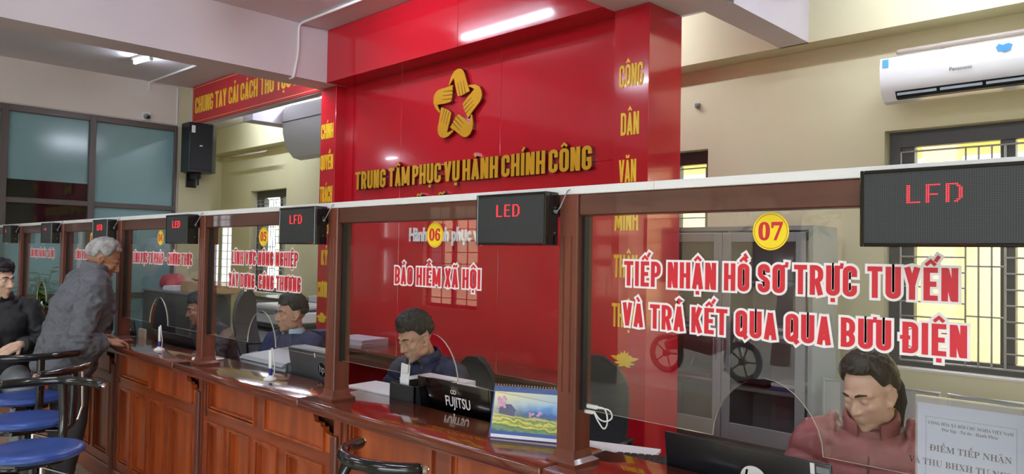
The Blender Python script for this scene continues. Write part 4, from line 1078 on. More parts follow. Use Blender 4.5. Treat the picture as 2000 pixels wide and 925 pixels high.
pm = bpy.data.materials.new('painted_hillside'); pm.use_nodes = True; nt = pm.node_tree; p = nt.nodes['Principled BSDF']; p.inputs['Roughness'].default_value = .35
tc = nt.nodes.new('ShaderNodeTexCoord'); sx = nt.nodes.new('ShaderNodeSeparateXYZ'); nt.links.new(tc.outputs['Generated'], sx.inputs[0])
nz = nt.nodes.new('ShaderNodeTexNoise'); nz.inputs['Scale'].default_value = 7; nz.inputs['Detail'].default_value = 6; nt.links.new(tc.outputs['Generated'], nz.inputs['Vector'])
ad = nt.nodes.new('ShaderNodeMath'); ad.operation = 'MULTIPLY_ADD'; ad.inputs[1].default_value = .30; nt.links.new(nz.outputs['Fac'], ad.inputs[0]); nt.links.new(sx.outputs[2], ad.inputs[2])
sl = nt.nodes.new('ShaderNodeMath'); sl.operation = 'MULTIPLY_ADD'; sl.inputs[1].default_value = .12; nt.links.new(sx.outputs[0], sl.inputs[0]); nt.links.new(ad.outputs[0], sl.inputs[2])
rp = nt.nodes.new('ShaderNodeValToRGB'); nt.links.new(sl.outputs[0], rp.inputs[0]); cr = rp.color_ramp; cr.elements[0].position = .14; cr.elements[0].color = rgb(56, 92, 76); cr.elements[1].position = 1.0; cr.elements[1].color = rgb(176, 208, 232)
for pos, c in ((.24, (120, 150, 110)), (.30, (84, 118, 60)), (.36, (226, 216, 96)), (.41, (104, 140, 56)), (.47, (230, 218, 108)), (.52, (92, 132, 70)), (.57, (214, 204, 110)), (.62, (74, 104, 120)), (.70, (62, 104, 172)), (.84, (104, 158, 214))):
    e = cr.elements.new(pos); e.color = rgb(*c)
gm = nt.nodes.new('ShaderNodeMath'); gm.operation = 'MULTIPLY_ADD'; gm.use_clamp = True; gm.inputs[1].default_value = -.9; nt.links.new(sx.outputs[0], gm.inputs[0]); nt.links.new(sx.outputs[2], gm.inputs[2])
mxc = nt.nodes.new('ShaderNodeMix'); mxc.data_type = 'RGBA'; mxc.inputs[7].default_value = rgb(240, 232, 170); nt.links.new(gm.outputs[0], mxc.inputs[0]); nt.links.new(rp.outputs[0], mxc.inputs[6]); nt.links.new(mxc.outputs[2], p.inputs['Base Color'])
mb = MB(); uvl = mb.bm.loops.layers.uv.new('UVMap'); f = mb.bm.faces.new([mb.bm.verts.new(cal(u, v, -.0008)) for u, v in ((.02, .14), (.98, .14), (.98, .90), (.02, .90))])
for lp, uv in zip(f.loops, ((0, 0), (1, 0), (1, 1), (0, 1))): lp[uvl].uv = uv
me = bpy.data.meshes.new('picture'); mb.bm.to_mesh(me); mb.bm.free(); me.materials.append(pm); o = bpy.data.objects.new('picture', me); COL.objects.link(o); adopt(o, t)
mb = MB()      # the painted house and blossom tree
def calq(pts, d): return mb.bm.faces.new([mb.bm.verts.new(cal(u, v, d)) for u, v in pts])
calq([(.10, .47), (.32, .43), (.32, .55), (.10, .57)], -.0012); calq([(.06, .56), (.35, .53), (.26, .66), (.15, .66)], -.0014)
mb.build('painted_house', mat('painted_house', (92, 92, 122), .5), t, merge=0)
mb = MB()
for k in range(20):
    u, v = .08 + abs(random.gauss(0, .05)), .68 + random.gauss(0, .07); calq([(u + .022 * math.cos(a), v + .03 * math.sin(a)) for a in [2 * PI * i / 6 for i in range(6)]], -.0016 - k * .00001)
for k in range(12):
    u, v = .62 + random.gauss(0, .04), .50 + random.gauss(0, .035); calq([(u + .018 * math.cos(a), v + .022 * math.sin(a)) for a in [2 * PI * i / 6 for i in range(6)]], -.0016 - k * .00001)
mb.build('painted_blossom', mat('painted_blossom', (214, 160, 190), .5), t, merge=0)
mb = MB(); vs = [mb.bm.verts.new(cal(u, v, -.0009)) for u, v in ((.02, .015), (.98, .015), (.98, .075), (.02, .075))]; mb.bm.faces.new(vs); mb.build('white_strip', M['paper'], t)
mb = MB()
for k in range(26):
    c = cal((k + .5) / 26, 1.0, .002); mb.tube([c + uy * (.007 * math.cos(a)) + Vector((0, 0, .007 * math.sin(a) + .001)) for a in [2 * PI * i / 10 for i in range(10)]], .0011, 5, loop=True)
mb.build('spiral_binding', M['chrome'], t)

# pen stands
def pen_stand(label, x, y):
    t = thing('pen_stand', label, 'pen stand', (x, y, .95), 0, 'blue and white pen stands on the counter')
    mb = MB(); mb.lathe([(.0001, .9505), (.032, .9505), (.033, .955), (.028, .962), (.016, .968), (.014, .974), (.0001, .975)], (x, y, 0), 24); mb.build('foot', M['whiteplastic'], t, smooth=50)
    for k, dx in enumerate((-.006, .0065)):
        mb = MB(); mb.tube([(x + dx, y, .972), (x + dx - .0015, y, 1.008)], .0062, 10); pen = mb.build('pen_holder', M['pen_blue'], t)
        mb = MB(); mb.tube([(x + dx - .0015, y, 1.008), (x + dx - .004, y, 1.098)], .0052, 10, round_caps=True); mb.build('pen', M['whiteplastic'], t, smooth=50)
    mb = MB(); mb.tube([(x - .006, y, 1.098), (x - .0062, y, 1.108)], .0045, 8); mb.build('pen_cap', M['pen_blue'], t)
    mb = MB(); mb.tube(curve_pts([(x + .004, y, 1.100), (x + .010, y, 1.110), (x + .018, y, 1.106), (x + .021, y + .001, 1.085), (x + .025, y + .002, 1.055), (x + .036, y + .003, 1.02), (x + .034, y + .003, .99), (x + .026, y + .001, .966), (x + .012, y, .963)]), .0022, 8); mb.build('coiled_cord', M['whiteplastic'], t, smooth=60)
M['pen_blue'] = mat('dark_blue_plastic', (40, 40, 130), .35)
pen_stand('blue and white pen stand on the worktop at counter 05', -3.475, 1.845)
pen_stand('blue and white pen stand on the worktop at counter 04 near the resting hand', -4.93, 1.85)
pen_stand('blue and white pen stand on the worktop at counter 02 between the two visitors', -7.72, 1.86)
# hand gel bottle
t = thing('gel_bottle', 'small clear gel bottle with a pink cap beside the post 04/05', 'bottle', (-4.235, 1.885, .95))
gb = mat('translucent_bottle', (214, 222, 232), .15); gb.node_tree.nodes['Principled BSDF'].inputs['Transmission Weight'].default_value = .35
mb = MB(); mb.lathe([(.0001, .9505), (.0165, .9505), (.018, .956), (.018, 1.005), (.016, 1.016), (.0115, 1.023), (.011, 1.03), (.0001, 1.031)], (-4.235, 1.885, 0), 20); mb.build('body', gb, t, smooth=40)
mb = MB(); mb.lathe([(.0001, 1.030), (.0125, 1.030), (.0115, 1.056), (.010, 1.058), (.0001, 1.059)], (-4.235, 1.885, 0), 20); mb.build('cap', mat('pink_cap', (240, 110, 170), .4), t, smooth=40)
t = thing('marker_tube', 'small white tube lying at the foot of the post 04/05', 'tube', (-4.29, 1.85, .95))
mb = MB(); mb.tube([(-4.36, 1.83, .9605), (-4.27, 1.86, .9605)], [.010, .009], 10, round_caps=True); mb.build('body', M['whiteplastic'], t, smooth=50)
mb = MB(); mb.tube([(-4.27, 1.86, .9605), (-4.255, 1.865, .9605)], .0065, 10); mb.build('cap', M['greymetal'], t)
sheet('paper_slip', 'white paper slip leaning at the foot of the post 04/05 on the left', 'paper', -4.33, 1.93, .9505, .07, .10, .3)
# scanner at counter 05
t = thing('desktop_scanner', 'pale grey desktop scanner printer behind the worktop at counter 05', 'scanner', (-4.05, 2.3, .78))
sg = mat('pale_grey_plastic', (168, 174, 178), .4)
mb = MB(); mb.box(-4.25, -3.72, 2.05, 2.46, .78, .955, .02, 2); mb.build('body', sg, t, smooth=35)
mb = MB(); mb.prism([(2.05, .962), (2.46, .962), (2.46, 1.0), (2.40, 1.005), (2.07, .98)], -4.24, -3.74, plane='yz'); mb.build('lid', sg, t)
mb = MB(); mb.box(-4.20, -3.80, 2.36, 2.46, 1.0, 1.015, .006); mb.build('feeder', sg, t)
mb = MB(); mb.box(-3.72, -3.672, 2.06, 2.40, .78, .99, .01); mb.build('control_panel', mat('dark_scanner_side', (58, 62, 64), .4), t)
# papers, keypad and cable at counter 07
sheet('paper_stack', 'white sheets of paper on the staff desk at counter 07', 'paper', -1.88, 2.50, .781, .40, .28, .35, 4)
t = thing('keyboard', 'black keyboard beside the white sheets at counter 07', 'keyboard', (-1.62, 2.45, .78), .8)
KR = Matrix.Translation((-1.56, 2.48, .79)) @ Matrix.Rotation(.5, 4, 'Z') @ Matrix.Rotation(.12, 4, 'X')
mb = MB(); mb.box(-.22, .22, -.075, .075, 0, .022, .006); mb.xform(KR); mb.build('case', M['blackplastic'], t)
mb = MB()
for r in range(5):
    for c in range(15): mb.box(-.205 + c * .0275, -.205 + c * .0275 + .023, -.06 + r * .025, -.06 + r * .025 + .021, .022, .029, .002)
mb.xform(KR); mb.build('keys', mat('black_keys', (36, 36, 40), .5), t)
t = thing('charger_cable', 'white cable looped under the glass beside the post at counter 07', 'cable', (-1.43, 1.86, 1.1))
mb = MB(); mb.box(-1.474, -1.425, 1.846, 1.86, 1.122, 1.134, .003); mb.box(-1.474, -1.44, 1.846, 1.858, 1.105, 1.116, .003); mb.build('adapter', M['whiteplastic'], t)
mb = MB(); mb.tube(curve_pts([(-1.44, 1.855, 1.11), (-1.425, 1.857, 1.085), (-1.405, 1.858, 1.066), (-1.392, 1.858, 1.08), (-1.392, 1.857, 1.11), (-1.402, 1.855, 1.128), (-1.43, 1.853, 1.130)]), .0024, 7)
mb.tube(curve_pts([(-1.44, 1.853, 1.116), (-1.42, 1.854, 1.095), (-1.395, 1.854, 1.09), (-1.372, 1.854, 1.103), (-1.374, 1.854, 1.12), (-1.39, 1.854, 1.128), (-1.425, 1.852, 1.127)]), .0024, 7); mb.build('cord', M['whiteplastic'], t, smooth=60)
# clear acrylic stand with printed notice, on the worktop by the right edge
t = thing('notice_stand', 'clear acrylic stand holding a printed notice at the right end of the counter', 'sign stand', (-.38, 1.93, .95))
xa, ya = -.535, 1.905; nd = Vector((.98, .0, 0)).normalized()
mb = MB(); mb.box(xa - .004, xa + .246, ya - .004, ya - .0015, .953, 1.288); mb.box(xa - .004, xa + .246, ya + .0015, ya + .004, .953, 1.288); mb.box(xa - .004, xa + .246, ya - .04, ya + .06, .9505, .9535); mb.build('acrylic_sleeve', M['acrylic'], t)
mb = MB(); mb.box(xa - .004, xa + .246, ya - .0042, ya + .0042, 1.286, 1.289); mb.build('sleeve_edge', M['glass_edge'], t)
mb = MB(); mb.box(xa, xa + .21, ya - .001, ya + .001, .978, 1.272); pp = mb.build('notice', mat('bluish_white_paper', (206, 216, 240), .7), t)
ink = mat('black_ink', (30, 30, 44), .7); yi = ya - .0012
bd = {c: chr(0x1D400 + ord(c) - 65) for c in 'ABCDEFGHIJKLMNOPQRSTUVWXYZ'}; bd.update({c: chr(0x1D41A + ord(c) - 97) for c in 'abcdefghijklmnopqrstuvwxyz'})
def serif_line(s, size, cx, z, sx=1.0):
    """bold serif line with Vietnamese marks drawn over the letters"""
    base, marks = '', []
    for ch in s:
        d = unicodedata.normalize('NFD', ch); b = 'D' if d[0] == 'Đ' else d[0]
        base += bd.get(b, b); marks.append((d[1:], ch == 'Đ'))
    o = font_text('notice_text', base, size, ink, pp, wall_plane(cx, yi, z), .0002, 0, sx)
    # letter positions measured from partial strings
    c = bpy.data.curves.new('m', 'FONT'); c.size = size; tmp = bpy.data.objects.new('m', c); COL.objects.link(tmp)
    def wid(txt):
        c.body = txt + 'I'; bpy.context.view_layer.update(); return tmp.dimensions.x
    tot = max(v.co.x for v in o.data.vertices) - min(v.co.x for v in o.data.vertices); x0 = min(v.co.x for v in o.data.vertices)
    full = wid(base); k = tot / max(1e-6, full - wid('') * .8)
    mb = MB()
    for i, (mk, bar) in enumerate(marks):
        if not mk and not bar: continue
        a, b = x0 + (wid(base[:i]) - wid('')) * k, x0 + (wid(base[:i + 1]) - wid('')) * k; m = (a + b) / 2; r = size * .035
        def seg(pts): mb.tube([(m + p[0] * size, yi - .0002, z + p[1] * size) for p in pts], r, 4)
        if bar: seg([(-.38, .35), (-.05, .35)])
        hi = .74
        for q in mk:
            if q == '\u0302': seg([(-.14, .76), (0, .87), (.14, .76)]); hi = .9
            elif q == '\u0306': seg([(-.12, .85), (0, .76), (.12, .85)]); hi = .9
            elif q == '\u0301': seg([(0, hi), (.1, hi + .14)])
            elif q == '\u0300': seg([(0, hi), (-.1, hi + .14)])
            elif q == '\u0309': seg([(-.04, hi + .12), (.04, hi + .14), (.02, hi + .03)])
            elif q == '\u0303': seg([(-.12, hi + .02), (-.04, hi + .1), (.05, hi + .03), (.12, hi + .1)])
            elif q == '\u0323': seg([(-.035, -.13), (.035, -.13)])
            elif q == '\u031b': seg([(.25, .62), (.33, .74)])
    bpy.data.objects.remove(tmp); bpy.data.curves.remove(c)
    if len(mb.bm.verts): mb.build('notice_marks', ink, pp)
    else: mb.bm.free()
cx = xa + .105
serif_line('CỘNG HÒA XÃ HỘI CHỦ NGHĨA VIỆT NAM', .0098, cx, 1.226, .82)
serif_line('Độc lập - Tự do - Hạnh Phúc', .0098, cx, 1.214, .9)
serif_line('ĐIỂM TIẾP NHẬN', .0205, cx, 1.166, .92)
serif_line('VÀ THU BHXH TỰ NGUYỆN', .0205, cx, 1.132, .92)
serif_line('Địa điểm', .013, cx - .04, 1.098, .95)
mb = MB()
for q in ((.017, .0182, .99, 1.243), (.193, .1942, .99, 1.243)): mb.box(xa + q[0], xa + q[1], ya - .0013, ya - .0009, q[2], q[3])
mb.box(xa + .017, xa + .1942, ya - .0013, ya - .0009, 1.2418, 1.243); mb.build('notice_border', mat('grey_ink', (150, 160, 180), .7), pp)
mb = MB(); mb.cyl((xa + .030, yi - .0002, 1.103), (xa + .030, yi + .0006, 1.103), .0022, seg=10); mb.tube([(xa + .0285, yi, 1.100), (xa + .026, yi, 1.097)], .0006, 4); mb.build('pin_symbol', ink, pp)

# ---------------------------------------------------------------- bar stools with blue seats
M['blue_seat'] = mottle(mat('blue_vinyl_seat', (44, 74, 148), .32), (40, 70, 144), (52, 84, 160), (6, 6, 6))
M['stool_black'] = mat('black_gloss_tube', (14, 14, 16), .14, coat=.4)
def stool(label, x, y, back_deg, seat_z=.70, span=58, R=.255, dz=.25):
    t = thing('bar_stool', label, 'stool', (x, y, 0), 0, 'blue bar stools along the counter')
    prof = [(.0001, seat_z - .050), (.13, seat_z - .048), (.185, seat_z - .036), (.203, seat_z - .020), (.2, seat_z - .006), (.17, seat_z + .004), (.10, seat_z), (.0001, seat_z - .003)]
    mb = MB(); mb.lathe(prof, (x, y, 0), 48); mb.build('seat', M['blue_seat'], t, smooth=60)
    mb = MB(); mb.box(x - .09, x + .09, y - .09, y + .09, seat_z - .075, seat_z - .048, .008); mb.cyl((x, y, seat_z - .16), (x, y, seat_z - .07), .035); mb.cyl((x, y, .05), (x, y, seat_z - .15), .026); mb.build('column', M['stool_black'], t)
    mb = MB(); mb.cyl((x + .05, y + .02, seat_z - .11), (x + .05, y + .02, seat_z - .055), .011); mb.tube([(x + .05, y + .02, seat_z - .08), (x + .2, y + .08, seat_z - .09)], .006, 6); mb.build('height_lever', M['chrome'], t)
    b = math.radians(back_deg); pts = []
    for k in range(19):
        a = b + math.radians(-span + 2 * span * k / 18); r = R + .02 * (abs(k - 9) / 9) ** 3; pts.append((x + r * math.cos(a), y + r * math.sin(a), seat_z + dz + .006 * math.cos(a - b)))
    mb = MB(); mb.tube(pts, .021, 14, round_caps=True); br = mb.build('backrest_bar', M['stool_black'], t, smooth=60)
    for p, q in ((pts[0], pts[1]), (pts[-1], pts[-2])):
        d = (Vector(p) - Vector(q)).normalized(); mb = MB(); mb.tube([Vector(p) + d * .010, Vector(p) + d * .024], .0125, 10, round_caps=True); mb.build('end_cap', M['chrome'], br)
    c, s = math.cos(b), math.sin(b)
    mb = MB(); mb.tube([(x + .12 * c, y + .12 * s, seat_z - .062), (x + .22 * c, y + .22 * s, seat_z - .060), (x + .252 * c, y + .252 * s, seat_z - .02), (x + .258 * c, y + .258 * s, seat_z + .1), (x + R * c, y + R * s, seat_z + dz)], .017, 10, ell=(1, 1.25)); mb.build('back_post', M['stool_black'], t, smooth=60)
    mb = MB(); mb.tube([(x + .20 * math.cos(2 * PI * k / 28), y + .20 * math.sin(2 * PI * k / 28), .30) for k in range(28)], .011, 8, loop=True)
    for k in range(3):
        a = b + 2 * PI * k / 3 + .5; mb.tube([(x + .02 * math.cos(a), y + .02 * math.sin(a), .38), (x + .13 * math.cos(a), y + .13 * math.sin(a), .33), (x + .2 * math.cos(a), y + .2 * math.sin(a), .30)], .008, 6)
    mb.build('foot_ring', M['stool_black'], t, smooth=60)
    for k in range(5):
        a = b + 2 * PI * k / 5; mb = MB(); mb.tube([(x, y, .075), (x + .12 * math.cos(a), y + .12 * math.sin(a), .06), (x + .225 * math.cos(a), y + .225 * math.sin(a), .028)], [.034, .026, .018], 10); mb.sphere((x + .23 * math.cos(a), y + .23 * math.sin(a), .018), .018, 10, None, 6); mb.build('leg', M['stool_black'], t, smooth=60)
    return t
stool('nearest blue stool at the left, its black bar back turned away', -3.86, .92, 140, R=.24)
s2 = stool('middle blue stool of the three, partly hidden by the nearest one', -4.57, 1.05, 40, span=42)
stool('farthest blue stool of the three, beside the person in black', -5.25, 1.21, 0, span=50, dz=.25)
stool('stool in front of counter 06 showing only its curved black back', -1.94, 1.486, -98, R=.178, span=76, dz=.25)
mb = MB(); a1 = math.radians(62); x, y = -4.57, 1.05
mb.tube([(x + .255 * math.cos(a1), y + .255 * math.sin(a1), .95), (x + .26 * math.cos(a1), y + .26 * math.sin(a1), .75), (x + .24 * math.cos(a1), y + .24 * math.sin(a1), .68), (x + .12 * math.cos(a1), y + .12 * math.sin(a1), .64)], .007, 8); mb.build('side_rod', M['chrome'], s2, smooth=60)

# potted plant behind the far end of the counter
t = thing('leafy_plant', 'green leafy plant behind the person in black', 'plant', (-9.25, 2.22, .78))
mb = MB(); mb.lathe([(.0001, .781), (.07, .781), (.095, .93), (.10, .94), (.085, .94), (.08, .92), (.0001, .915)], (-9.25, 2.22, .0), 24); mb.build('pot', mat('clay_pot', (120, 70, 50), .7), t, smooth=40)
leafm = mottle(mat('green_leaf', (78, 110, 52), .5), (62, 96, 44), (120, 146, 70), (5, 5, 5)); stm, lf = MB(), MB()
for k in range(9):
    a = random.uniform(0, 2 * PI); top = Vector((-9.25 + .2 * math.cos(a), 2.22 + .17 * math.sin(a), random.uniform(1.12, 1.42))); base = Vector((-9.25 + .03 * math.cos(a), 2.22 + .03 * math.sin(a), .92))
    pts = [base.lerp(top, s) + Vector((0, 0, .08 * math.sin(s * PI))) for s in (0, .3, .6, .85, 1)]; stm.tube(pts, [.009, .008, .007, .005, .003], 6)
    for j in range(15):
        s = .25 + .75 * j / 14; p = base.lerp(top, s); b = random.uniform(0, 2 * PI); d = Vector((math.cos(b), math.sin(b), random.uniform(-.3, .6))).normalized(); n = d.cross(Vector((0, 0, 1))).normalized(); L = random.uniform(.10, .19); W = L * .24
        q = [p, p + d * L * .35 + n * W, p + d * L * .7 + n * W * .8 - Vector((0, 0, .01)), p + d * L - Vector((0, 0, .03)), p + d * L * .7 - n * W * .8 - Vector((0, 0, .01)), p + d * L * .35 - n * W]
        vs = [lf.bm.verts.new(c) for c in q]; lf.bm.faces.new(vs[:3] + [vs[3]]); lf.bm.faces.new([vs[0], vs[3], vs[4], vs[5]])
stm.build('stem', leafm, t); lf.build('foliage', leafm, t, merge=0)['kind'] = 'stuff'

# ---------------------------------------------------------------- outside the windows
t = thing('yellow_building', 'yellow rendered house outside the barred windows', 'building', (0, 9.6, 0))
mb = MB(); mb.box(-7.6, 5.0, 9.4, 12, -.2, 2.60); mb.build('wall', M['yellow_wall'], t)
mb = MB(); mb.box(-7.8, 5.2, 9.0, 12.2, 3.14, 3.3); mb.build('eaves', M['yellow_wall'], t)
for x in (-2.55, -1.02, .6):
    mb = MB(); mb.box(x, x + .34, 9.2, 9.45, -.2, 3.14); mb.build('column', M['peach_wall'], t)
t = thing('yellow_building', 'second yellow wall outside the far left window', 'building', (-17, 11, 0))
mb = MB(); mb.box(-19.6, -16.0, 10.5, 12, -.2, 2.6); mb.build('wall', M['yellow_wall'], t)
mb = MB(); mb.box(-19.8, -15.8, 10.3, 12, 2.6, 2.7); mb.build('coping', M['peach_wall'], t)
def tree(label, x, y, h, r, seed, n=420):
    rnd = random.Random(seed); t = thing('street_tree', label, 'tree', (x, y, -.13)); tr = MB(); top = Vector((x + .3, y, h * .55))
    tr.tube([(x, y, -.13), (x + .1, y, h * .25), top], [.16, .12, .09], 10)
    for k in range(7):
        a = rnd.uniform(0, 6.28); e = Vector((x + r * .8 * math.cos(a), y + r * .8 * math.sin(a), h * rnd.uniform(.65, .95))); tr.tube([top - Vector((0, 0, .3)), top.lerp(e, .5) + Vector((0, 0, .15)), e], [.07, .045, .015], 6)
    tr.build('trunk', mat('bark', (92, 78, 64), .9), t, smooth=50)
    lf = MB()
    for k in range(n):
        u = Vector((rnd.gauss(0, 1), rnd.gauss(0, 1), rnd.gauss(0, .7))).normalized() * r * rnd.uniform(.4, 1.05); p = Vector((x + .2, y, h * .78)) + Vector((u.x, u.y, u.z * .75))
        for j in range(5):
            d = Vector((rnd.gauss(0, 1), rnd.gauss(0, 1), rnd.gauss(-.2, .7))).normalized(); s = d.orthogonal().normalized(); L = rnd.uniform(.16, .30)
            lf.bm.faces.new([lf.bm.verts.new(q) for q in (p, p + d * L * .5 + s * L * .2, p + d * L, p + d * L * .5 - s * L * .2)])
    lf.build('foliage', mottle(mat('tree_leaf', (110, 140, 60), .6), (84, 116, 50), (160, 180, 90), (1, 1, 1)), t, merge=0)['kind'] = 'stuff'
tree('tree in the street reflected in the glass of counter 07', -5.4, -8.2, 4.8, 2.2, 5, 900)
tree('second tree farther down the street, reflected in the glass', -10.2, -8.8, 5.2, 2.3, 9, 900)
tree('tree outside the far left window', -14.0, 8.6, 3.0, 1.0, 12, 260)
t = thing('yellow_building', 'cream house across the street, seen only as a reflection', 'building', (-6, -12, 0))
mb = MB(); mb.box(-22, -4.1, -17, -12.5, -.13, 3.6); mb.build('wall', mat('cream_house_wall', (226, 206, 170), .85), t)
mb = MB(); mb.box(-22.3, -3.8, -17, -12.1, 3.6, 3.9); mb.build('roof', M['peach_wall'], t)
mb = MB()
for x in (-20, -17, -14, -11, -8, -5.6): mb.box(x, x + 1.1, -12.52, -12.46, 1.0, 2.6)
mb.build('shutter', M['darkgrey'], t)
# parked motorbike under the trees
t = thing('motorbike', 'parked motorbike in the street, seen mirrored in the glass of counter 07', 'motorbike', (-5.6, -6.0, -.13))
mb = MB(); bx, by, bz = -5.6, -6.1, -.13
for dx in (-.62, .62):
    mb = MB(); mb.tube([(bx + dx + .25 * math.cos(a), by, bz + .29 + .25 * math.sin(a)) for a in [2 * PI * k / 28 for k in range(28)]], .045, 10, loop=True); mb.cyl((bx + dx, by - .04, bz + .29), (bx + dx, by + .04, bz + .29), .05)
    for k in range(5): mb.cyl((bx + dx, by, bz + .29), (bx + dx + .23 * math.cos(k * 1.257), by, bz + .29 + .23 * math.sin(k * 1.257)), .012, seg=6)
    mb.build('wheel', M['blackplastic'], t)
mb = MB(); mb.tube([(bx - .62, by, bz + .40), (bx - .3, by, bz + .52), (bx + .1, by, bz + .45), (bx + .35, by, bz + .55), (bx + .5, by, bz + .85)], [.07, .14, .13, .12, .06], 12, ell=(1, .8)); mb.build('body', mat('dark_red_bodywork', (120, 30, 34), .25, coat=.5), t, smooth=60)
mb = MB(); mb.tube([(bx - .72, by, bz + .74), (bx - .4, by, bz + .76), (bx - .05, by, bz + .70)], [.07, .12, .09], 12, ell=(.5, 1), round_caps=True); mb.build('seat', M['blackplastic'], t, smooth=60)
mb = MB(); mb.tube([(bx + .62, by, bz + .29), (bx + .5, by, bz + .75), (bx + .45, by, bz + .98)], .03, 8); mb.tube([(bx + .40, by - .3, bz + 1.0), (bx + .46, by, bz + .97), (bx + .40, by + .3, bz + 1.0)], .018, 8); mb.build('fork', M['chrome'], t, smooth=60)
mb = MB(); mb.tube([(bx - .1, by + .10, bz + .3), (bx - .15, by + .22, bz + .02)], .012, 6); mb.build('side_stand', M['chrome'], t)

# ================================================================== PEOPLE
def fuse(mb, voxel, smooth=4, fac=.5):
    """one continuous closed surface out of overlapping closed shapes"""
    bmesh.ops.recalc_face_normals(mb.bm, faces=mb.bm.faces)
    me = bpy.data.meshes.new('t'); mb.bm.to_mesh(me); mb.bm.free()
    o = bpy.data.objects.new('t', me); COL.objects.link(o)
    r = o.modifiers.new('r', 'REMESH'); r.mode = 'VOXEL'; r.voxel_size = voxel; r.adaptivity = 0
    s = o.modifiers.new('s', 'SMOOTH'); s.iterations = smooth; s.factor = fac
    bpy.context.view_layer.update()
    out = bpy.data.meshes.new_from_object(o.evaluated_get(bpy.context.evaluated_depsgraph_get()))
    bpy.data.objects.remove(o); bpy.data.meshes.remove(me); return out
def mesh_ob(name, me, mats, parent):
    me.materials.clear()
    for m in mats: me.materials.append(m)
    me.polygons.foreach_set('use_smooth', [True] * len(me.polygons))
    me.name = name; o = bpy.data.objects.new(name, me); COL.objects.link(o); adopt(o, parent); return o
def displace(me, fn):
    me.update(); nr = [v.normal.copy() for v in me.vertices]
    for v, n in zip(me.vertices, nr): v.co += n * fn(v.co)
    me.update()
def ell_loft(mb, rings, fwd, seg=24, pw=.85):
    """rings of (centre, half width, half depth); fwd = where the front faces"""
    fwd = Vector(fwd); pts = [Vector(r[0]) for r in rings]; R = []
    for i, (p, rx, ry) in enumerate(rings):
        t = (pts[min(i + 1, len(pts) - 1)] - pts[max(i - 1, 0)]).normalized(); f = (fwd - t * fwd.dot(t)).normalized(); x = f.cross(t).normalized(); p = Vector(p); ring = []
        for k in range(seg):
            a = 2 * PI * k / seg; c, s = math.cos(a), math.sin(a)
            ring.append(p + x * (rx * math.copysign(abs(c) ** pw, c)) + f * (ry * math.copysign(abs(s) ** pw, s)))
        R.append(ring)
    mb.ring_loft(R)
def addmb(mb, other, T):
    other.xform(T); me = bpy.data.meshes.new('t'); other.bm.to_mesh(me); other.bm.free(); mb.bm.from_mesh(me); bpy.data.meshes.remove(me)
def skin(name, c, c2): return mottle(mat(name, c, .55), c, c2, (30, 30, 30), 3)
M['lips'] = mat('lips', (150, 84, 78), .5); M['eye_white'] = mat('eye_white', (222, 218, 210), .25); M['iris'] = mat('dark_iris', (26, 18, 14), .15)
def head_shapes(o):
    h = MB(); j = o.get('jaw', 1.0); ns = o.get('nose', 1.0); nq = 1 - (1 - ns) * .12
    h.sphere((0, -.014, .030), (.0745, .094, .084), 28, None, 20)          # skull
    h.sphere((0, .022, -.030), (.062 * j, .066, .078), 24, None, 18)        # face
    h.sphere((0, .040, -.082), (.036 * j, .040, .030), 18, None, 12)        # jaw
    h.sphere((0, .064, -.099), (.019, .018, .014), 14, None, 10)            # chin
    for s in (-1, 1):
        h.sphere((s * .036, .056, -.020), (.024, .026, .022), 14, None, 10)  # cheekbone
        h.sphere((s * .044 * j, .008, -.066), (.020, .040, .026), 14, None, 10)  # angle of the jaw
        h.tube([(s * .010, .082, .027), (s * .030, .078, .030), (s * .050, .062, .022)], [.008, .009, .007], 10, round_caps=True)   # brow
        h.sphere((s * .012, .094, -.030), (.0085, .010, .0075), 10, None, 8)   # nostril wing
        h.sphere((s * .030, .070, .006), (.017, .012, .011), 12, None, 8)    # lids round the eye
        # ear: rim, bowl and lobe
        h.tube([(s * .073, .010, -.030), (s * .079, -.004, -.030), (s * .084, -.020, -.008), (s * .085, -.022, .014), (s * .081, -.008, .028), (s * .075, .006, .020)], [.006, .006, .0065, .0065, .006, .005], 8, round_caps=True)
        h.sphere((s * .076, -.006, -.004), (.007, .014, .026), 10, None, 8)
        h.sphere((s * .076, .004, -.034), (.006, .009, .010), 10, None, 8)
    h.tube([(0, .083, .022), (0, .091 * nq, .002), (0, .103 * nq, -.018), (0, .107 * nq, -.028)], [.0075 * ns, .0085 * ns, .0105, .0105], 10, round_caps=True)
    h.sphere((0, .086, -.034), (.010, .012, .008), 10, None, 8)
    h.tube([(-.024, .074, -.060), (-.010, .0865, -.0555), (0, .0885, -.0565), (.010, .0865, -.0555), (.024, .074, -.060)], [.0035, .0055, .0055, .0055, .0035], 8, round_caps=True)
    h.tube([(-.021, .074, -.065), (-.008, .0845, -.0685), (.008, .0845, -.0685), (.021, .074, -.065)], [.0035, .0058, .0058, .0035], 8, round_caps=True)
    return h
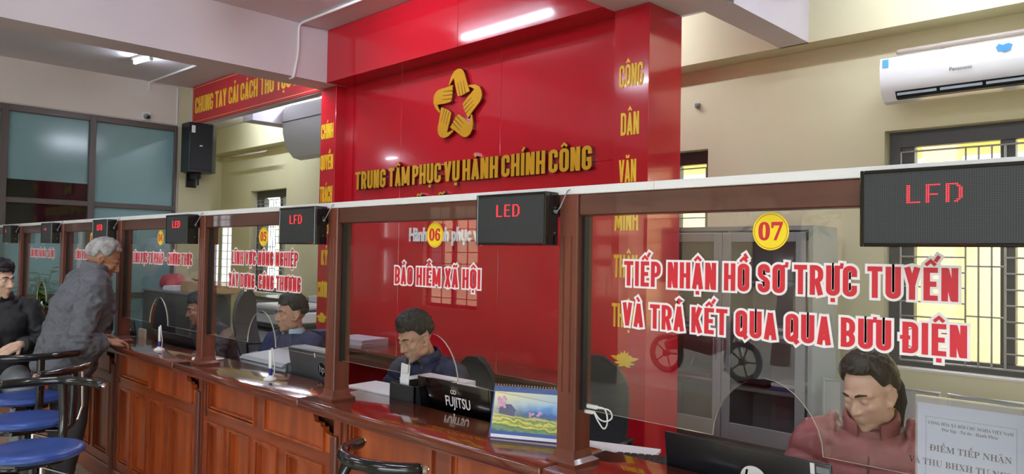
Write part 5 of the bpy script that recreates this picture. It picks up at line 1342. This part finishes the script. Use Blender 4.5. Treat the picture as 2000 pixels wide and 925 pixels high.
def add_hair(parent, T, mats, style, seed=1):
    """scalp cap with a hairline; style: dict(front, side, back, vol, top, rough)"""
    mb = MB(); nu, nv = 96, 64; rows = []
    rnd = Vector((seed * 3.1, 0, 0))
    for i in range(nv + 1):
        el = -PI / 2 * .98 + (PI * .98) * i / nv; row = []
        for k in range(nu):
            az = 2 * PI * k / nu                                   # 0 = face front
            d = Vector((math.sin(az) * math.cos(el), math.cos(az) * math.cos(el), math.sin(el)))
            a = az if az < PI else 2 * PI - az
            # hairline height (elevation) round the head
            f, sd, bk = style['front'], style['side'], style['back']
            if a < .75: hl = f + (style.get('temple', .25)) * (a / .75) ** 3 * 0 + .03 * noise.noise(Vector((az * 6, seed, 0)))
            elif a < 1.25: s = (a - .75) / .5; hl = f + (sd - f) * s * s * (3 - 2 * s)
            elif a < 1.62: hl = sd
            elif a < 2.0: s = (a - 1.62) / .38; hl = sd + (style.get('ear', .0) - sd) * min(1, s * 2) if s < .5 else style.get('ear', .0) + (bk - style.get('ear', .0)) * (s - .5) * 2
            else: hl = bk
            # skull radius in this direction
            q = Vector((d.x / .0755, d.y / .0950, d.z / .0850)).length; rs = 1 / q
            inside = 1 / (1 + math.exp(-(el - hl) / .035))
            strand = noise.noise(d * 9 + rnd) * .5 + noise.noise(Vector((d.x * 26, d.y * 14, d.z * 9)) + rnd) * .6 + noise.noise(Vector((d.x * 60, d.y * 40, d.z * 12)) + rnd) * .35
            vol = style['vol'] * (.55 + .45 * max(0, d.z)) + style.get('top', 0) * max(0, d.z) ** 2 + style.get('fringe', 0) * max(0, d.y) * max(0, math.cos((el - .75) * 2)) + style['rough'] * strand
            fade = min(1, max(0, (el - hl) / .42)) ** .6; r = rs * .93 + (rs * .075 + .004 + vol * fade) * inside if inside > .02 else rs * .90
            row.append(Vector((0, -.014, .030)) + d * r)
        rows.append(row)
    mb.ring_loft(rows); rr = random.Random(seed)
    for k in range(style.get('tufts', 0)):
        az = rr.uniform(-1.0, 1.0) * style.get('tuft_w', 1.0); e0 = style['front'] + .28 + rr.uniform(-.05, .25); e1 = style['front'] - style.get('tuft_l', .16) * rr.uniform(.2, 1.0) * math.cos(az); sway = rr.uniform(-.10, .10) + style.get('sweep', 0)
        pts = []
        for q in range(5):
            u = q / 4; el = e0 + (e1 - e0) * u; a = az + sway * u; d = Vector((math.sin(a) * math.cos(el), math.cos(a) * math.cos(el), math.sin(el))); rs = 1 / Vector((d.x / .0755, d.y / .0950, d.z / .0850)).length
            pts.append(Vector((0, -.014, .030)) + d * (rs + style['vol'] * .9 + .004 * math.sin(u * PI) - .004 * u))
        mb.tube(pts, [.009, .010, .009, .006, .0012], 6, ell=(.6, 1.1), up=pts[0] - Vector((0, -.014, .03)))
    mb.xform(T); o = mb.build('hair', mats, parent, smooth=80); return o
def hand_mesh(wrist, d, n, side, curl=.5, spread=.12, thumb=.6, s=1.0, thumb_curl=.35, arm=None):
    """palm, four unequal bent fingers and a thumb; d = fingers' way, n = way the palm faces, side = +1/-1 thumb side"""
    d = Vector(d).normalized(); n = Vector(n); n = (n - d * n.dot(d)).normalized(); t = d.cross(n).normalized() * side; w = Vector(wrist); mb = MB()
    P = lambda a, b, c: w + (d * a + t * b + n * c) * s
    if arm is not None: mb.tube([Vector(arm), w, P(.02, 0, 0)], [.030 * s, .026 * s, .026 * s], 14, ell=(.8, 1.1), up=n, round_caps=True)
    for b, r in ((-.026, .0125), (-.009, .0135), (.010, .0135), (.027, .0125)):
        mb.tube([P(.005, b * .6, 0), P(.04, b * .9, -.002), P(.085, b, 0)], [r * s, r * 1.05 * s, r * .8 * s], 10, round_caps=True)
    mb.sphere(P(.028, .022, .008), tuple(.018 * s for _ in range(3)), 12, None, 8)
    for b, L, r in ((.028, .070, .0086), (.0095, .079, .0090), (-.0095, .073, .0086), (-.0275, .057, .0076)):
        p = P(.085, b, 0); ang = -spread * b / .028 * .5; dirn = (d + t * (-ang * -1 * .6)).normalized(); a = curl * .7; pts = [p]; rr = [r * s]
        for f, cu in ((.46, .8), (.31, 1.0), (.23, .7)):
            v = dirn * math.cos(a) + n * math.sin(a); pts.append(pts[-1] + v * L * f * s); a += curl * cu; rr.append(r * (.95 if f > .4 else .88 if f > .3 else .72) * s)
        mb.tube(pts, rr, 10, round_caps=True)
    q = [P(.018, .026, .006), P(.018 + .03 * math.cos(thumb), .028 + .034 * math.sin(thumb), .012)]
    a = thumb - thumb_curl; q.append(q[-1] + (d * math.cos(a) + t * math.sin(a) + n * .25) * .030 * s); a -= thumb_curl; q.append(q[-1] + (d * math.cos(a) + t * math.sin(a) + n * .35) * .024 * s)
    mb.tube(q, [.0125 * s, .0105 * s, .0095 * s, .0075 * s], 10, round_caps=True)
    return fuse(mb, .003, 3)
def shoe(mb, ank, fd):
    fd = Vector(fd); fd.z = 0; fd.normalize(); a = Vector((ank[0], ank[1], 0)); sd = Vector((-fd.y, fd.x, 0)); R = []
    for s, hw, h in ((-.075, .022, .05), (-.06, .036, .075), (-.02, .040, .09), (.04, .043, .075), (.10, .047, .055), (.15, .042, .045), (.185, .025, .035)):
        c = a + fd * s; R.append([c + sd * (hw * math.cos(q)) + Vector((0, 0, h / 2 + h / 2 * math.sin(q))) for q in [2 * PI * k / 14 for k in range(14)]])
    mb.ring_loft(R)
def person(label, frame, J, o):
    """frame: local (+Y = body front) to world; J: joints in local space"""
    t = thing('person', label, 'person', (frame.translation.x, frame.translation.y, 0))
    L = {k: Vector(v) for k, v in J.items()}
    up = (L['neck'] - L['pelvis']).normalized(); fw = Vector((0, 1, 0)); fw = (fw - up * up.y).normalized()
    hy, hp, hr = o.get('head', (0, 0, 0)); sc_h = o.get('head_scale', 1.0)
    HT = Matrix.Translation(L['head']) @ Matrix.Rotation(hy, 4, 'Z') @ Matrix.Rotation(-hp, 4, 'X') @ Matrix.Rotation(hr, 4, 'Y') @ Matrix.Scale(sc_h, 4)
    k = o.get('girth', 1.0)
    # ---------------- body: one continuous skin
    mb = MB(); addmb(mb, head_shapes(o), HT)
    mb.tube([L['neck'] - up * .05, L['neck'] + up * .01, HT @ Vector((0, -.018, -.045)), HT @ Vector((0, -.016, .0))], [.060, .053, .053, .05], 18, round_caps=True)
    ch = L['pelvis'].lerp(L['neck'], .62)
    ell_loft(mb, [(L['pelvis'] - up * .08, .11, .085), (L['pelvis'], .15, .10), (L['pelvis'].lerp(L['neck'], .35), .13, .095), (ch, .155, .105), (L['pelvis'].lerp(L['neck'], .83), .12, .078), (L['neck'] - up * .035, .055, .052)], fw)
    for s in 'LR':
        mb.tube([L['sh' + s].lerp(L['neck'], .35) - up * .035, L['sh' + s] - up * .015, L['el' + s], L['wr' + s]], [.030, .040, .036, .026], 12, round_caps=True)
        mb.tube([L['pelvis'].lerp(L['hip' + s], .6), L['hip' + s], L['kn' + s], L['an' + s]], [.075, .075, .052, .038], 12, round_caps=True)
    me = fuse(mb, .0052, 3, .45)
    for s, hd in o.get('hands', {}).items():
        hm = hand_mesh(L['wr' + s], hd['d'], hd['n'], hd['side'], hd.get('curl', .5), thumb=hd.get('thumb', .6), s=hd.get('s', 1.0), thumb_curl=hd.get('tc', .35), arm=L['wr' + s].lerp(L['el' + s], .25))
        bm = bmesh.new(); bm.from_mesh(me); bm.from_mesh(hm); bm.to_mesh(me); bm.free(); bpy.data.meshes.remove(hm)
    inv = HT.inverted()
    for p in me.polygons:
        c = inv @ p.center
        p.material_index = 1 if (abs(c.x) < .0235 and -.0725 < c.z < -.0515 and c.y > .0735 + .1 * 0) and c.y > .074 else 0
    me.transform(frame); mesh_ob('body', me, [o['skin'], o.get('lips', M['lips'])], t)
    # eyes, lids, brows
    W = frame @ HT; look = o.get('look', 0.0); lid = o.get('lid', .25)
    for s in (-1, 1):
        E = W @ Matrix.Translation((s * .030, .0715, .0065)) @ Matrix.Rotation(-look, 4, 'Z')
        mb = MB(); mb.sphere((0, 0, 0), .0118, 16, None, 10); mb.xform(E); e = mb.build('eye', M['eye_white'], t, smooth=True)
        mb = MB(); mb.sphere((0, .0070, -.001 - .003 * lid), (.0056, .0056, .0056), 12, None, 8); mb.xform(E); mb.build('iris', M['iris'], e, smooth=True)
        mb = MB(); n = 12; rows = []
        for r in range(7):
            el = PI / 2 - (PI / 2 - (.45 - 1.3 * lid)) * r / 6; rows.append([Vector((math.cos(el) * math.cos(a) * .0138, math.cos(el) * math.sin(a) * .0132, math.sin(el) * .0132)) for a in [-.35 + (PI + .7) * q / n for q in range(n + 1)]])
        mb.ring_loft(rows, close=False); mb.xform(E); mb.build('eyelid', o['skin'], t, smooth=True)
        mb = MB(); mb.tube([W @ Vector(p) for p in ((s * .012, .0915, .0285), (s * .028, .0895, .0345), (s * .046, .0735, .0295))], [.0026, .0033, .0016], 8, ell=(1.3, .8)); mb.build('eyebrow', o['brow'], t, smooth=True)
    add_hair(t, W, o['hair_m'], o['hair'], o.get('seed', 1))
    # ---------------- upper garment
    jk = o['jacket']; ea = jk.get('ease', 1.0) * k; dp = ea * jk.get('deep', 1.0); mb = MB()
    hem = L['pelvis'] - up * jk.get('hem', .10) + fw * jk.get('hem_f', 0)
    ell_loft(mb, [(hem, .185 * ea, .140 * dp), (L['pelvis'] + up * .04, .183 * ea, .145 * dp), (L['pelvis'].lerp(L['neck'], .35), .172 * ea, .140 * dp), (ch, .192 * ea, .148 * dp), (L['pelvis'].lerp(L['neck'], .80), .185 * ea, .122 * ea), (L['pelvis'].lerp(L['neck'], .92), .125 * ea, .095), (L['neck'] + up * .005, .072, .070)], fw)
    sr = jk.get('sleeve', 1.0) * k
    for s in 'LR':
        S, E_, Wr = L['sh' + s], L['el' + s], L['wr' + s]; cuff = Wr.lerp(E_, .10)
        mb.sphere(S - up * .01, (.072 * sr,) * 3, 18, None, 12)
        mb.tube([S.lerp(L['neck'], .45) - up * .01, S, S.lerp(E_, .5), E_, E_.lerp(cuff, .5), cuff], [.070 * sr, .072 * sr, .064 * sr, .058 * sr, .053 * sr, .043 * sr], 18, round_caps=False)
    me = fuse(mb, .0075, 5)
    pitch = jk.get('quilt', 0); wr = jk.get('wrinkle', .006); sd = o.get('seed', 1) * 7.7
    segs = [(L['sh' + s], L['el' + s], L['wr' + s]) for s in 'LR']
    def fold(p):
        v = 0
        # distance to the nearest sleeve
        best, par = 9, 0
        for S, E_, Wr in segs:
            for a, b, base in ((S, E_, 0), (E_, Wr, (E_ - S).length)):
                ab = b - a; u = max(0, min(1, (p - a).dot(ab) / ab.length_squared)); dd = (p - a - ab * u).length
                if dd < best: best, par = dd, base + u * ab.length
        arm = best < .085 * sr
        s_ = par if arm else (p - L['pelvis']).dot(up)
        if pitch: v += jk.get('puff', .006) * (abs(math.sin(PI * s_ / pitch)) ** .55 - .75)
        q = p * 9 + Vector((sd, 0, 0))
        v += wr * (1.2 * noise.noise(Vector((q.x, q.y, q.z * 1.6))) + 1.1 * (.35 - abs(noise.noise(Vector((p.x * 7 + sd, p.y * 7 + p.z * 5, p.z * 2.2))))) + .6 * (1 - abs(noise.noise(p * 21 + Vector((0, sd, 0)))) * 2.2))
        if arm:
            eb = min((p - S_[1]).length for S_ in segs)
            if eb < .15: v += jk.get('crease', .006) * math.sin(s_ * 130 + 3 * noise.noise(p * 14)) * (1 - eb / .14)
        return v
    displace(me, fold)
    V = jk.get('v')
    if V:
        for p in me.polygons:
            q = p.center - L['neck']; z = q.dot(up); f = q.dot(fw)
            if f > .02 and -V[0] < z < .03 and abs(q.x) < min(jk.get('vw', .06), (z + V[0]) * V[1]): p.material_index = 1
    me.transform(frame); jo = mesh_ob('jacket', me, [jk['m'], jk.get('under', jk['m'])], t)
    # collar
    cl = jk.get('collar')
    if cl:
        mb = MB(); n = 32; A = []; cf = cl.get('front', .02)
        for i in range(n + 1):
            a = -PI / 2 + cl.get('gap', .25) + (2 * PI - 2 * cl.get('gap', .25)) * i / n + PI      # opens at the front
            a = PI / 2 + cl.get('gap', .25) + (2 * PI - 2 * cl.get('gap', .25)) * i / n
            c, s = math.cos(a), math.sin(a); fr = max(0, s)
            base = L['neck'] - up * (.012 + .030 * fr) + Vector((1, 0, 0)) * (.078 * c) + fw * (.074 * s - .004)
            top = L['neck'] + up * (cl.get('h', .05) - (.02 if cl.get('open') else .006) * fr) + Vector((1, 0, 0)) * (cl.get('r', .068) * c) + fw * (cl.get('r', .068) * s * (1 + .05 * fr) + .004)
            out = (Vector((1, 0, 0)) * c + fw * s).normalized() * cl.get('t', .008)
            A.append([base - out * .2, top - out * .3, top + up * .004, top + out * .7, base.lerp(top, .5) + out * 1.3, base + out])
        vr = [[mb.bm.verts.new(frame @ q) for q in r] for r in A]
        for a, b in zip(vr, vr[1:]):
            for q in range(6): mb.bm.faces.new((a[q], a[(q + 1) % 6], b[(q + 1) % 6], b[q]))
        mb.bm.faces.new(vr[0]); mb.bm.faces.new(list(reversed(vr[-1]))); mb.build('collar', cl.get('m', jk['m']), jo, smooth=70)
    if jk.get('zip'):
        mb = MB(); pts = []
        for i in range(14):
            s = i / 13; c = L['neck'].lerp(L['pelvis'], .06 + .75 * s); ry = .072 + (.150 * ea - .072) * min(1, s * 2.6) ** .7; pts.append(frame @ (c + fw * (ry + .004)))
        mb.tube(pts, .004, 6); mb.build('zip', jk['zip'], jo)
    # ---------------- trousers and shoes
    mb = MB(); leg = o.get('leg', 1.0)
    mb.sphere(L['pelvis'] - up * .02, (.165 * k, .125 * k, .12), 20, None, 14)
    for s in 'LR': mb.tube([L['pelvis'].lerp(L['hip' + s], .7), L['hip' + s], L['hip' + s].lerp(L['kn' + s], .5), L['kn' + s], L['kn' + s].lerp(L['an' + s], .5), L['an' + s].lerp(L['kn' + s], .06)], [.098 * leg, .098 * leg, .090 * leg, .074 * leg, .068 * leg, .062 * leg], 18, round_caps=False)
    me = fuse(mb, .009, 5); displace(me, lambda p: .006 * noise.noise(p * 9 + Vector((sd, 5, 0))) + .004 * math.sin(p.z * 60 + 4 * noise.noise(p * 7)) * noise.noise(p * 5))
    me.transform(frame); mesh_ob('trousers', me, [o['trousers']], t)
    for s in 'LR':
        mb = MB(); shoe(mb, L['an' + s], L.get('toe' + s, Vector((0, 1, 0)))); mb.xform(frame); mb.build('shoe', M['shoe'], t, smooth=60)
    return t, frame, HT, L, up, fw
M['shoe'] = mat('dark_shoe', (30, 26, 24), .4)
def seated(seat=.46, lean=.12, head_fwd=.04, tall=1.0, reach=.30, hands_z=.80, spread=.17):
    """joints of someone sitting at a desk, facing +Y"""
    pel = Vector((0, -.02, seat + .085)); up = Vector((0, math.sin(lean), math.cos(lean))); nk = pel + up * .50 * tall
    J = dict(pelvis=pel, neck=nk, head=nk + up * .125 + Vector((0, head_fwd, 0)))
    for s, x in (('L', -1), ('R', 1)):
        sh = pel + up * .435 * tall + Vector((x * .178, 0, 0)); wr = Vector((x * spread, sh.y + reach, hands_z))
        el = sh.lerp(wr, .5) + Vector((x * .07, -.06, -.10)); J['sh' + s] = sh; J['el' + s] = el; J['wr' + s] = wr
        J['hip' + s] = Vector((x * .09, .02, seat + .07)); J['kn' + s] = Vector((x * .12, .42, seat + .06)); J['an' + s] = Vector((x * .12, .44, .09)); J['toe' + s] = Vector((x * .1, 1, 0))
    return J
def at(x, y, face):      # face = heading of the body's front, degrees from +Y anticlockwise
    return Matrix.Translation((x, y, 0)) @ Matrix.Rotation(math.radians(face), 4, 'Z')
hair_black = mottle(mat('black_hair', (11, 10, 10), .5), (8, 7, 7), (22, 19, 18), (160, 160, 40), 4, bump=.25)
hair_brown = mottle(mat('dark_brown_hair', (26, 18, 15), .48), (18, 12, 10), (40, 28, 22), (120, 120, 26), 4, bump=.3)
hair_grey = mottle(mat('grey_hair', (150, 148, 144), .5), (118, 116, 113), (188, 186, 182), (60, 22, 16), 5, .3, .7, bump=.3)
brow = mat('dark_eyebrow', (30, 24, 22), .7); brow_g = mat('grey_eyebrow', (110, 104, 98), .7)
skA = skin('tan_skin', (190, 146, 120), (198, 154, 128)); skB = skin('light_skin', (212, 172, 148), (218, 180, 156)); skC = skin('weathered_skin', (172, 124, 98), (182, 134, 108))
short = dict(tufts=46, front=.58, side=-.02, back=-.38, ear=.12, vol=.014, top=.020, rough=.011, fringe=.012)
desk_hands = lambda: {'L': dict(d=(.35, 1, -.1), n=(0, -.1, -1), side=1, curl=.35), 'R': dict(d=(-.35, 1, -.1), n=(0, -.1, -1), side=-1, curl=.35)}

# navy quilted jacket, counter 06
J = seated(.47, .28, .055, 1.0, .30, .82)
navy = mottle(mat('navy_quilted_jacket', (28, 32, 58), .6), (24, 28, 52), (34, 38, 66), (20, 20, 20))
t, fr, HT, L, up, fw = person('seated person in a navy quilted jacket looking down behind the black laptop', at(-3.11, 2.66, 186), J,
    dict(skin=skA, hair_m=hair_black, brow=brow, head=(-.10, .40, .0), lid=.62, nose=.85, hair=dict(short, front=.48, fringe=.022, side=-.05), seed=2, jacket=dict(m=navy, quilt=.085, puff=.011, ease=1.06, sleeve=1.08, wrinkle=.004, collar=dict(h=.045, gap=.30, r=.070)), trousers=mat('dark_trousers', (34, 36, 42), .8), hands=desk_hands()))
mb = MB(); mb.tube([fr @ (L['neck'] + fw * .075 + Vector((x, 0, 0)) - up * d + fw * (d * .32)) for x, d in ((-.035, .0), (-.022, .06), (-.008, .14), (0, .2))], [.006, .008, .008, .006], 8, ell=(1.3, .4)); mb.build('lanyard', mat('olive_lanyard', (86, 74, 52), .7), t)

# navy suit, counter 05
J = seated(.47, .02, .03, .98, .28, .80)
suit = mottle(mat('navy_suit_cloth', (36, 42, 78), .75), (32, 38, 72), (42, 48, 86), (60, 60, 60)); shirt = mat('pale_blue_shirt', (168, 200, 214), .7)
t, fr, HT, L, up, fw = person('seated person in a navy suit and pale blue shirt behind counter 05', at(-4.60, 2.60, 196), J,
    dict(skin=skA, hair_m=hair_black, brow=brow, head=(-.40, .06, 0), lid=.3, hair=dict(short, front=.52, fringe=.018), seed=3, jacket=dict(m=suit, ease=1.02, wrinkle=.003, v=(.34, .42), vw=.11, under=shirt, collar=dict(h=.032, gap=.35, r=.064, m=shirt, t=.006)), trousers=mat('navy_trousers', (32, 36, 60), .8), hands=desk_hands()))
mb = MB()      # lapels and tie
for s in (-1, 1):
    pts = [(s * .055, .062, -.005), (s * .078, .085, -.06), (s * .070, .125, -.14), (s * .022, .148, -.235), (s * .010, .150, -.25), (s * .030, .140, -.14), (s * .040, .095, -.05)]
    vs0 = [mb.bm.verts.new(fr @ (L['neck'] + Vector((p[0], 0, 0)) + fw * (p[1] + .012) + up * p[2])) for p in pts]; vs1 = [mb.bm.verts.new(fr @ (L['neck'] + Vector((p[0], 0, 0)) + fw * (p[1] - .004) + up * p[2])) for p in pts]
    mb.bm.faces.new(vs0); mb.bm.faces.new(list(reversed(vs1)))
    for i in range(len(pts)): mb.bm.faces.new((vs0[i], vs0[(i + 1) % len(pts)], vs1[(i + 1) % len(pts)], vs1[i]))
mb.build('lapel', suit, t, merge=0)
mb = MB(); mb.tube([fr @ (L['neck'] + fw * q + up * z) for q, z in ((.078, -.035), (.098, -.06), (.132, -.14), (.152, -.24))], [.012, .012, .018, .024], 8, ell=(.35, 1), up=fr.to_3x3() @ fw); mb.build('tie', mat('dark_blue_tie', (40, 52, 84), .5), t)

# grey clothes, counter 04 (half hidden by the post)
J = seated(.44, .30, .05, .97, .26, .80)
greyj = mottle(mat('charcoal_shirt', (70, 68, 70), .8), (62, 60, 62), (80, 78, 80), (20, 20, 20))
person('seated person in charcoal clothes leaning forward, half hidden by the post 04/05', at(-6.10, 2.80, 186), J,
    dict(skin=skC, hair_m=hair_black, brow=brow, head=(-.25, .20, 0), lid=.4, hair=dict(short, front=.50, fringe=.02), seed=4, jacket=dict(m=greyj, wrinkle=.005, collar=dict(h=.03, gap=.3, r=.066)), trousers=mat('black_trousers', (28, 28, 30), .8), hands=desk_hands()))

# woman's rose puffer jacket, counter 07
J = seated(.46, .20, .06, .97, .30, .80)
rose = mottle(mat('rose_puffer_jacket', (150, 84, 84), .42), (142, 78, 78), (160, 92, 92), (10, 10, 10))
t, fr, HT, L, up, fw = person('seated person in a rose puffer jacket with tied back hair at counter 07', at(-.95, 2.86, 194), J,
    dict(skin=skB, hair_m=hair_brown, brow=brow, head=(-.50, .34, .05), lid=.66, jaw=1.10, nose=.6, hair=dict(front=.74, side=.10, back=-.55, ear=-.10, vol=.021, top=.016, rough=.005, fringe=.004, tufts=30, tuft_w=1.3, tuft_l=.05, sweep=.35), seed=5,
         jacket=dict(m=rose, quilt=.095, puff=.014, ease=1.10, sleeve=1.18, wrinkle=.004, v=(.055, .62), under=skB, collar=dict(h=.05, gap=.42, r=.082, open=True, t=.011), zip=mat('rose_zip', (110, 70, 66), .3)), trousers=mat('dark_trousers_2', (30, 30, 34), .8), hands=desk_hands()))
W = fr @ HT
mb = MB()      # pony tail and its tie
for k in range(16):
    a = random.uniform(0, 6.28); r = random.uniform(0, .026); ox, oz = r * math.cos(a), r * math.sin(a)
    mb.tube([W @ Vector(p) for p in ((ox * .5, -.095, .035 + oz * .5), (ox, -.125, .02 + oz), (ox * 1.4, -.142, -.04 + oz), (ox * 1.5, -.135, -.10 + oz), (ox * 1.0 + .004, -.112, -.165 + oz + random.uniform(-.03, .01)))], [.008, .011, .011, .009, .002], 6)
mb.build('pony_tail', hair_brown, t, smooth=70)
mb = MB(); mb.tube([W @ Vector((.020 * math.cos(a), -.105 + .004 * math.sin(a), .030 + .022 * math.sin(a))) for a in [2 * PI * k / 18 for k in range(18)]], .006, 8, loop=True); mb.build('hair_tie', M['blackplastic'], t, smooth=60)
mb = MB()
for s in (-1, 1): mb.sphere(W @ Vector((s * .081, .006, -.043)), .0042, 10, None, 6)
mb.build('earring', M['gold'], t, merge=0)
mb = MB(); mb.tube([fr @ (L['neck'] + Vector((.058 * math.cos(a), 0, 0)) + fw * (.050 * math.sin(a) + .012) + up * (.01 - .075 * max(0, math.sin(a)))) for a in [2 * PI * k / 30 for k in range(30)]], .0014, 5, loop=True); mb.build('necklace', M['gold'], t)

# grey jacketed visitor leaning on the worktop
pel = Vector((0, .055, .91)); lean = .25; upv = Vector((0, math.sin(lean), math.cos(lean))); nk = pel + upv * .52
J = dict(pelvis=pel, neck=nk, head=nk + upv * .06 + Vector((0, .045, .040)))
for s, x in (('L', -1), ('R', 1)):
    J['sh' + s] = pel + upv * .455 + Vector((x * .185, -.01, 0)); J['hip' + s] = Vector((x * .09, .055, .87)); J['kn' + s] = Vector((x * .11, .07, .48)); J['an' + s] = Vector((x * .12, .0, .09)); J['toe' + s] = Vector((x * .15, 1, 0))
J['elR'] = Vector((.30, .02, .985)); J['wrR'] = Vector((.23, .215, .995)); J['elL'] = Vector((-.27, .16, 1.02)); J['wrL'] = Vector((-.12, .26, .995))
gj = mottle(mat('grey_cotton_jacket', (92, 94, 98), .8), (88, 90, 95), (97, 99, 104), (60, 60, 60), 4, bump=.10, bscale=(14, 14, 7))
t, fr, HT, L, up, fw = person('standing person with grey hair in a grey jacket leaning on the worktop', at(-5.45, 1.42, 0), J,
    dict(skin=skC, hair_m=hair_grey, brow=brow_g, head=(-.36, .46, 0), head_scale=1.06, lid=.55, hair=dict(front=.70, side=.02, back=-.42, ear=.12, vol=.018, top=.012, rough=.008, fringe=.004, tufts=24, tuft_l=.05), seed=6, girth=1.04,
         jacket=dict(m=gj, ease=1.08, deep=1.06, sleeve=1.22, wrinkle=.014, crease=.010, hem=.14, hem_f=-.02, collar=dict(h=.075, gap=.22, r=.082, t=.009)), trousers=mottle(mat('charcoal_trousers', (58, 58, 60), .85), (52, 52, 54), (66, 66, 68), (12, 12, 12)), leg=1.02,
         hands={'R': dict(d=(-.10, 1, -.06), n=(-.1, 0, -1), side=-1, curl=.75, thumb=.5, tc=.5), 'L': dict(d=(.4, 1, -.06), n=(0, 0, -1), side=1, curl=.5)}))
W = fr @ HT; mb = MB()
for s in (-1, 1):
    mb.tube([W @ Vector((s * (.031 + .021 * math.cos(a)), .094 - .010 * abs(math.cos(a)), .000 + .017 * math.sin(a))) for a in [2 * PI * k / 22 for k in range(22)]], .0013, 6, loop=True)
    mb.tube([W @ Vector(p) for p in ((s * .052, .086, .004), (s * .072, .05, .008), (s * .080, .0, .010), (s * .083, -.018, -.004))], .0013, 6)
mb.tube([W @ Vector(p) for p in ((-.010, .0955, .003), (0, .099, .007), (.010, .0955, .003))], .0013, 6)
mb.build('spectacles', M['gold'], t, smooth=60)

# dark jacketed visitor sitting on a stool at the left edge
J = seated(.665, .02, .03, .98, .22, .93, .06)
for s, x in (('L', -1), ('R', 1)):
    J['kn' + s] = Vector((x * .15, .38, .66)); J['an' + s] = Vector((x * .14, .30, .27)); J['el' + s] = Vector((x * .255, .05, .93)); J['wr' + s] = Vector((x * .115, .255, .965))
blk = mottle(mat('black_padded_jacket', (16, 17, 20), .6), (12, 13, 15), (22, 23, 27), (14, 14, 14))
t, fr, HT, L, up, fw = person('seated person in a black padded jacket with folded hands at the left edge', at(-5.90, 1.17, -100), J,
    dict(skin=skB, hair_m=hair_black, brow=brow, head=(.72, .06, 0), lid=.22, look=-.2, hair=dict(short, front=.46, fringe=.024, side=-.04, vol=.016, top=.022, rough=.010), seed=9,
         jacket=dict(m=blk, ease=1.06, sleeve=1.12, quilt=.13, puff=.006, wrinkle=.006, hem=.05, collar=dict(h=.055, gap=.16, r=.076, t=.011), zip=M['steel']), trousers=mottle(mat('grey_cotton_trousers', (124, 126, 128), .85), (116, 118, 120), (134, 136, 138), (12, 12, 12)), leg=1.08,
         hands={'L': dict(d=(.8, .45, -.35), n=(.1, -.6, -.6), side=1, curl=.55, thumb=.7), 'R': dict(d=(-.8, .5, -.3), n=(-.1, -.6, -.6), side=-1, curl=.5, thumb=.6)}))
stool('stool under the person in the black padded jacket', -5.92, 1.16, 90, seat_z=.665)
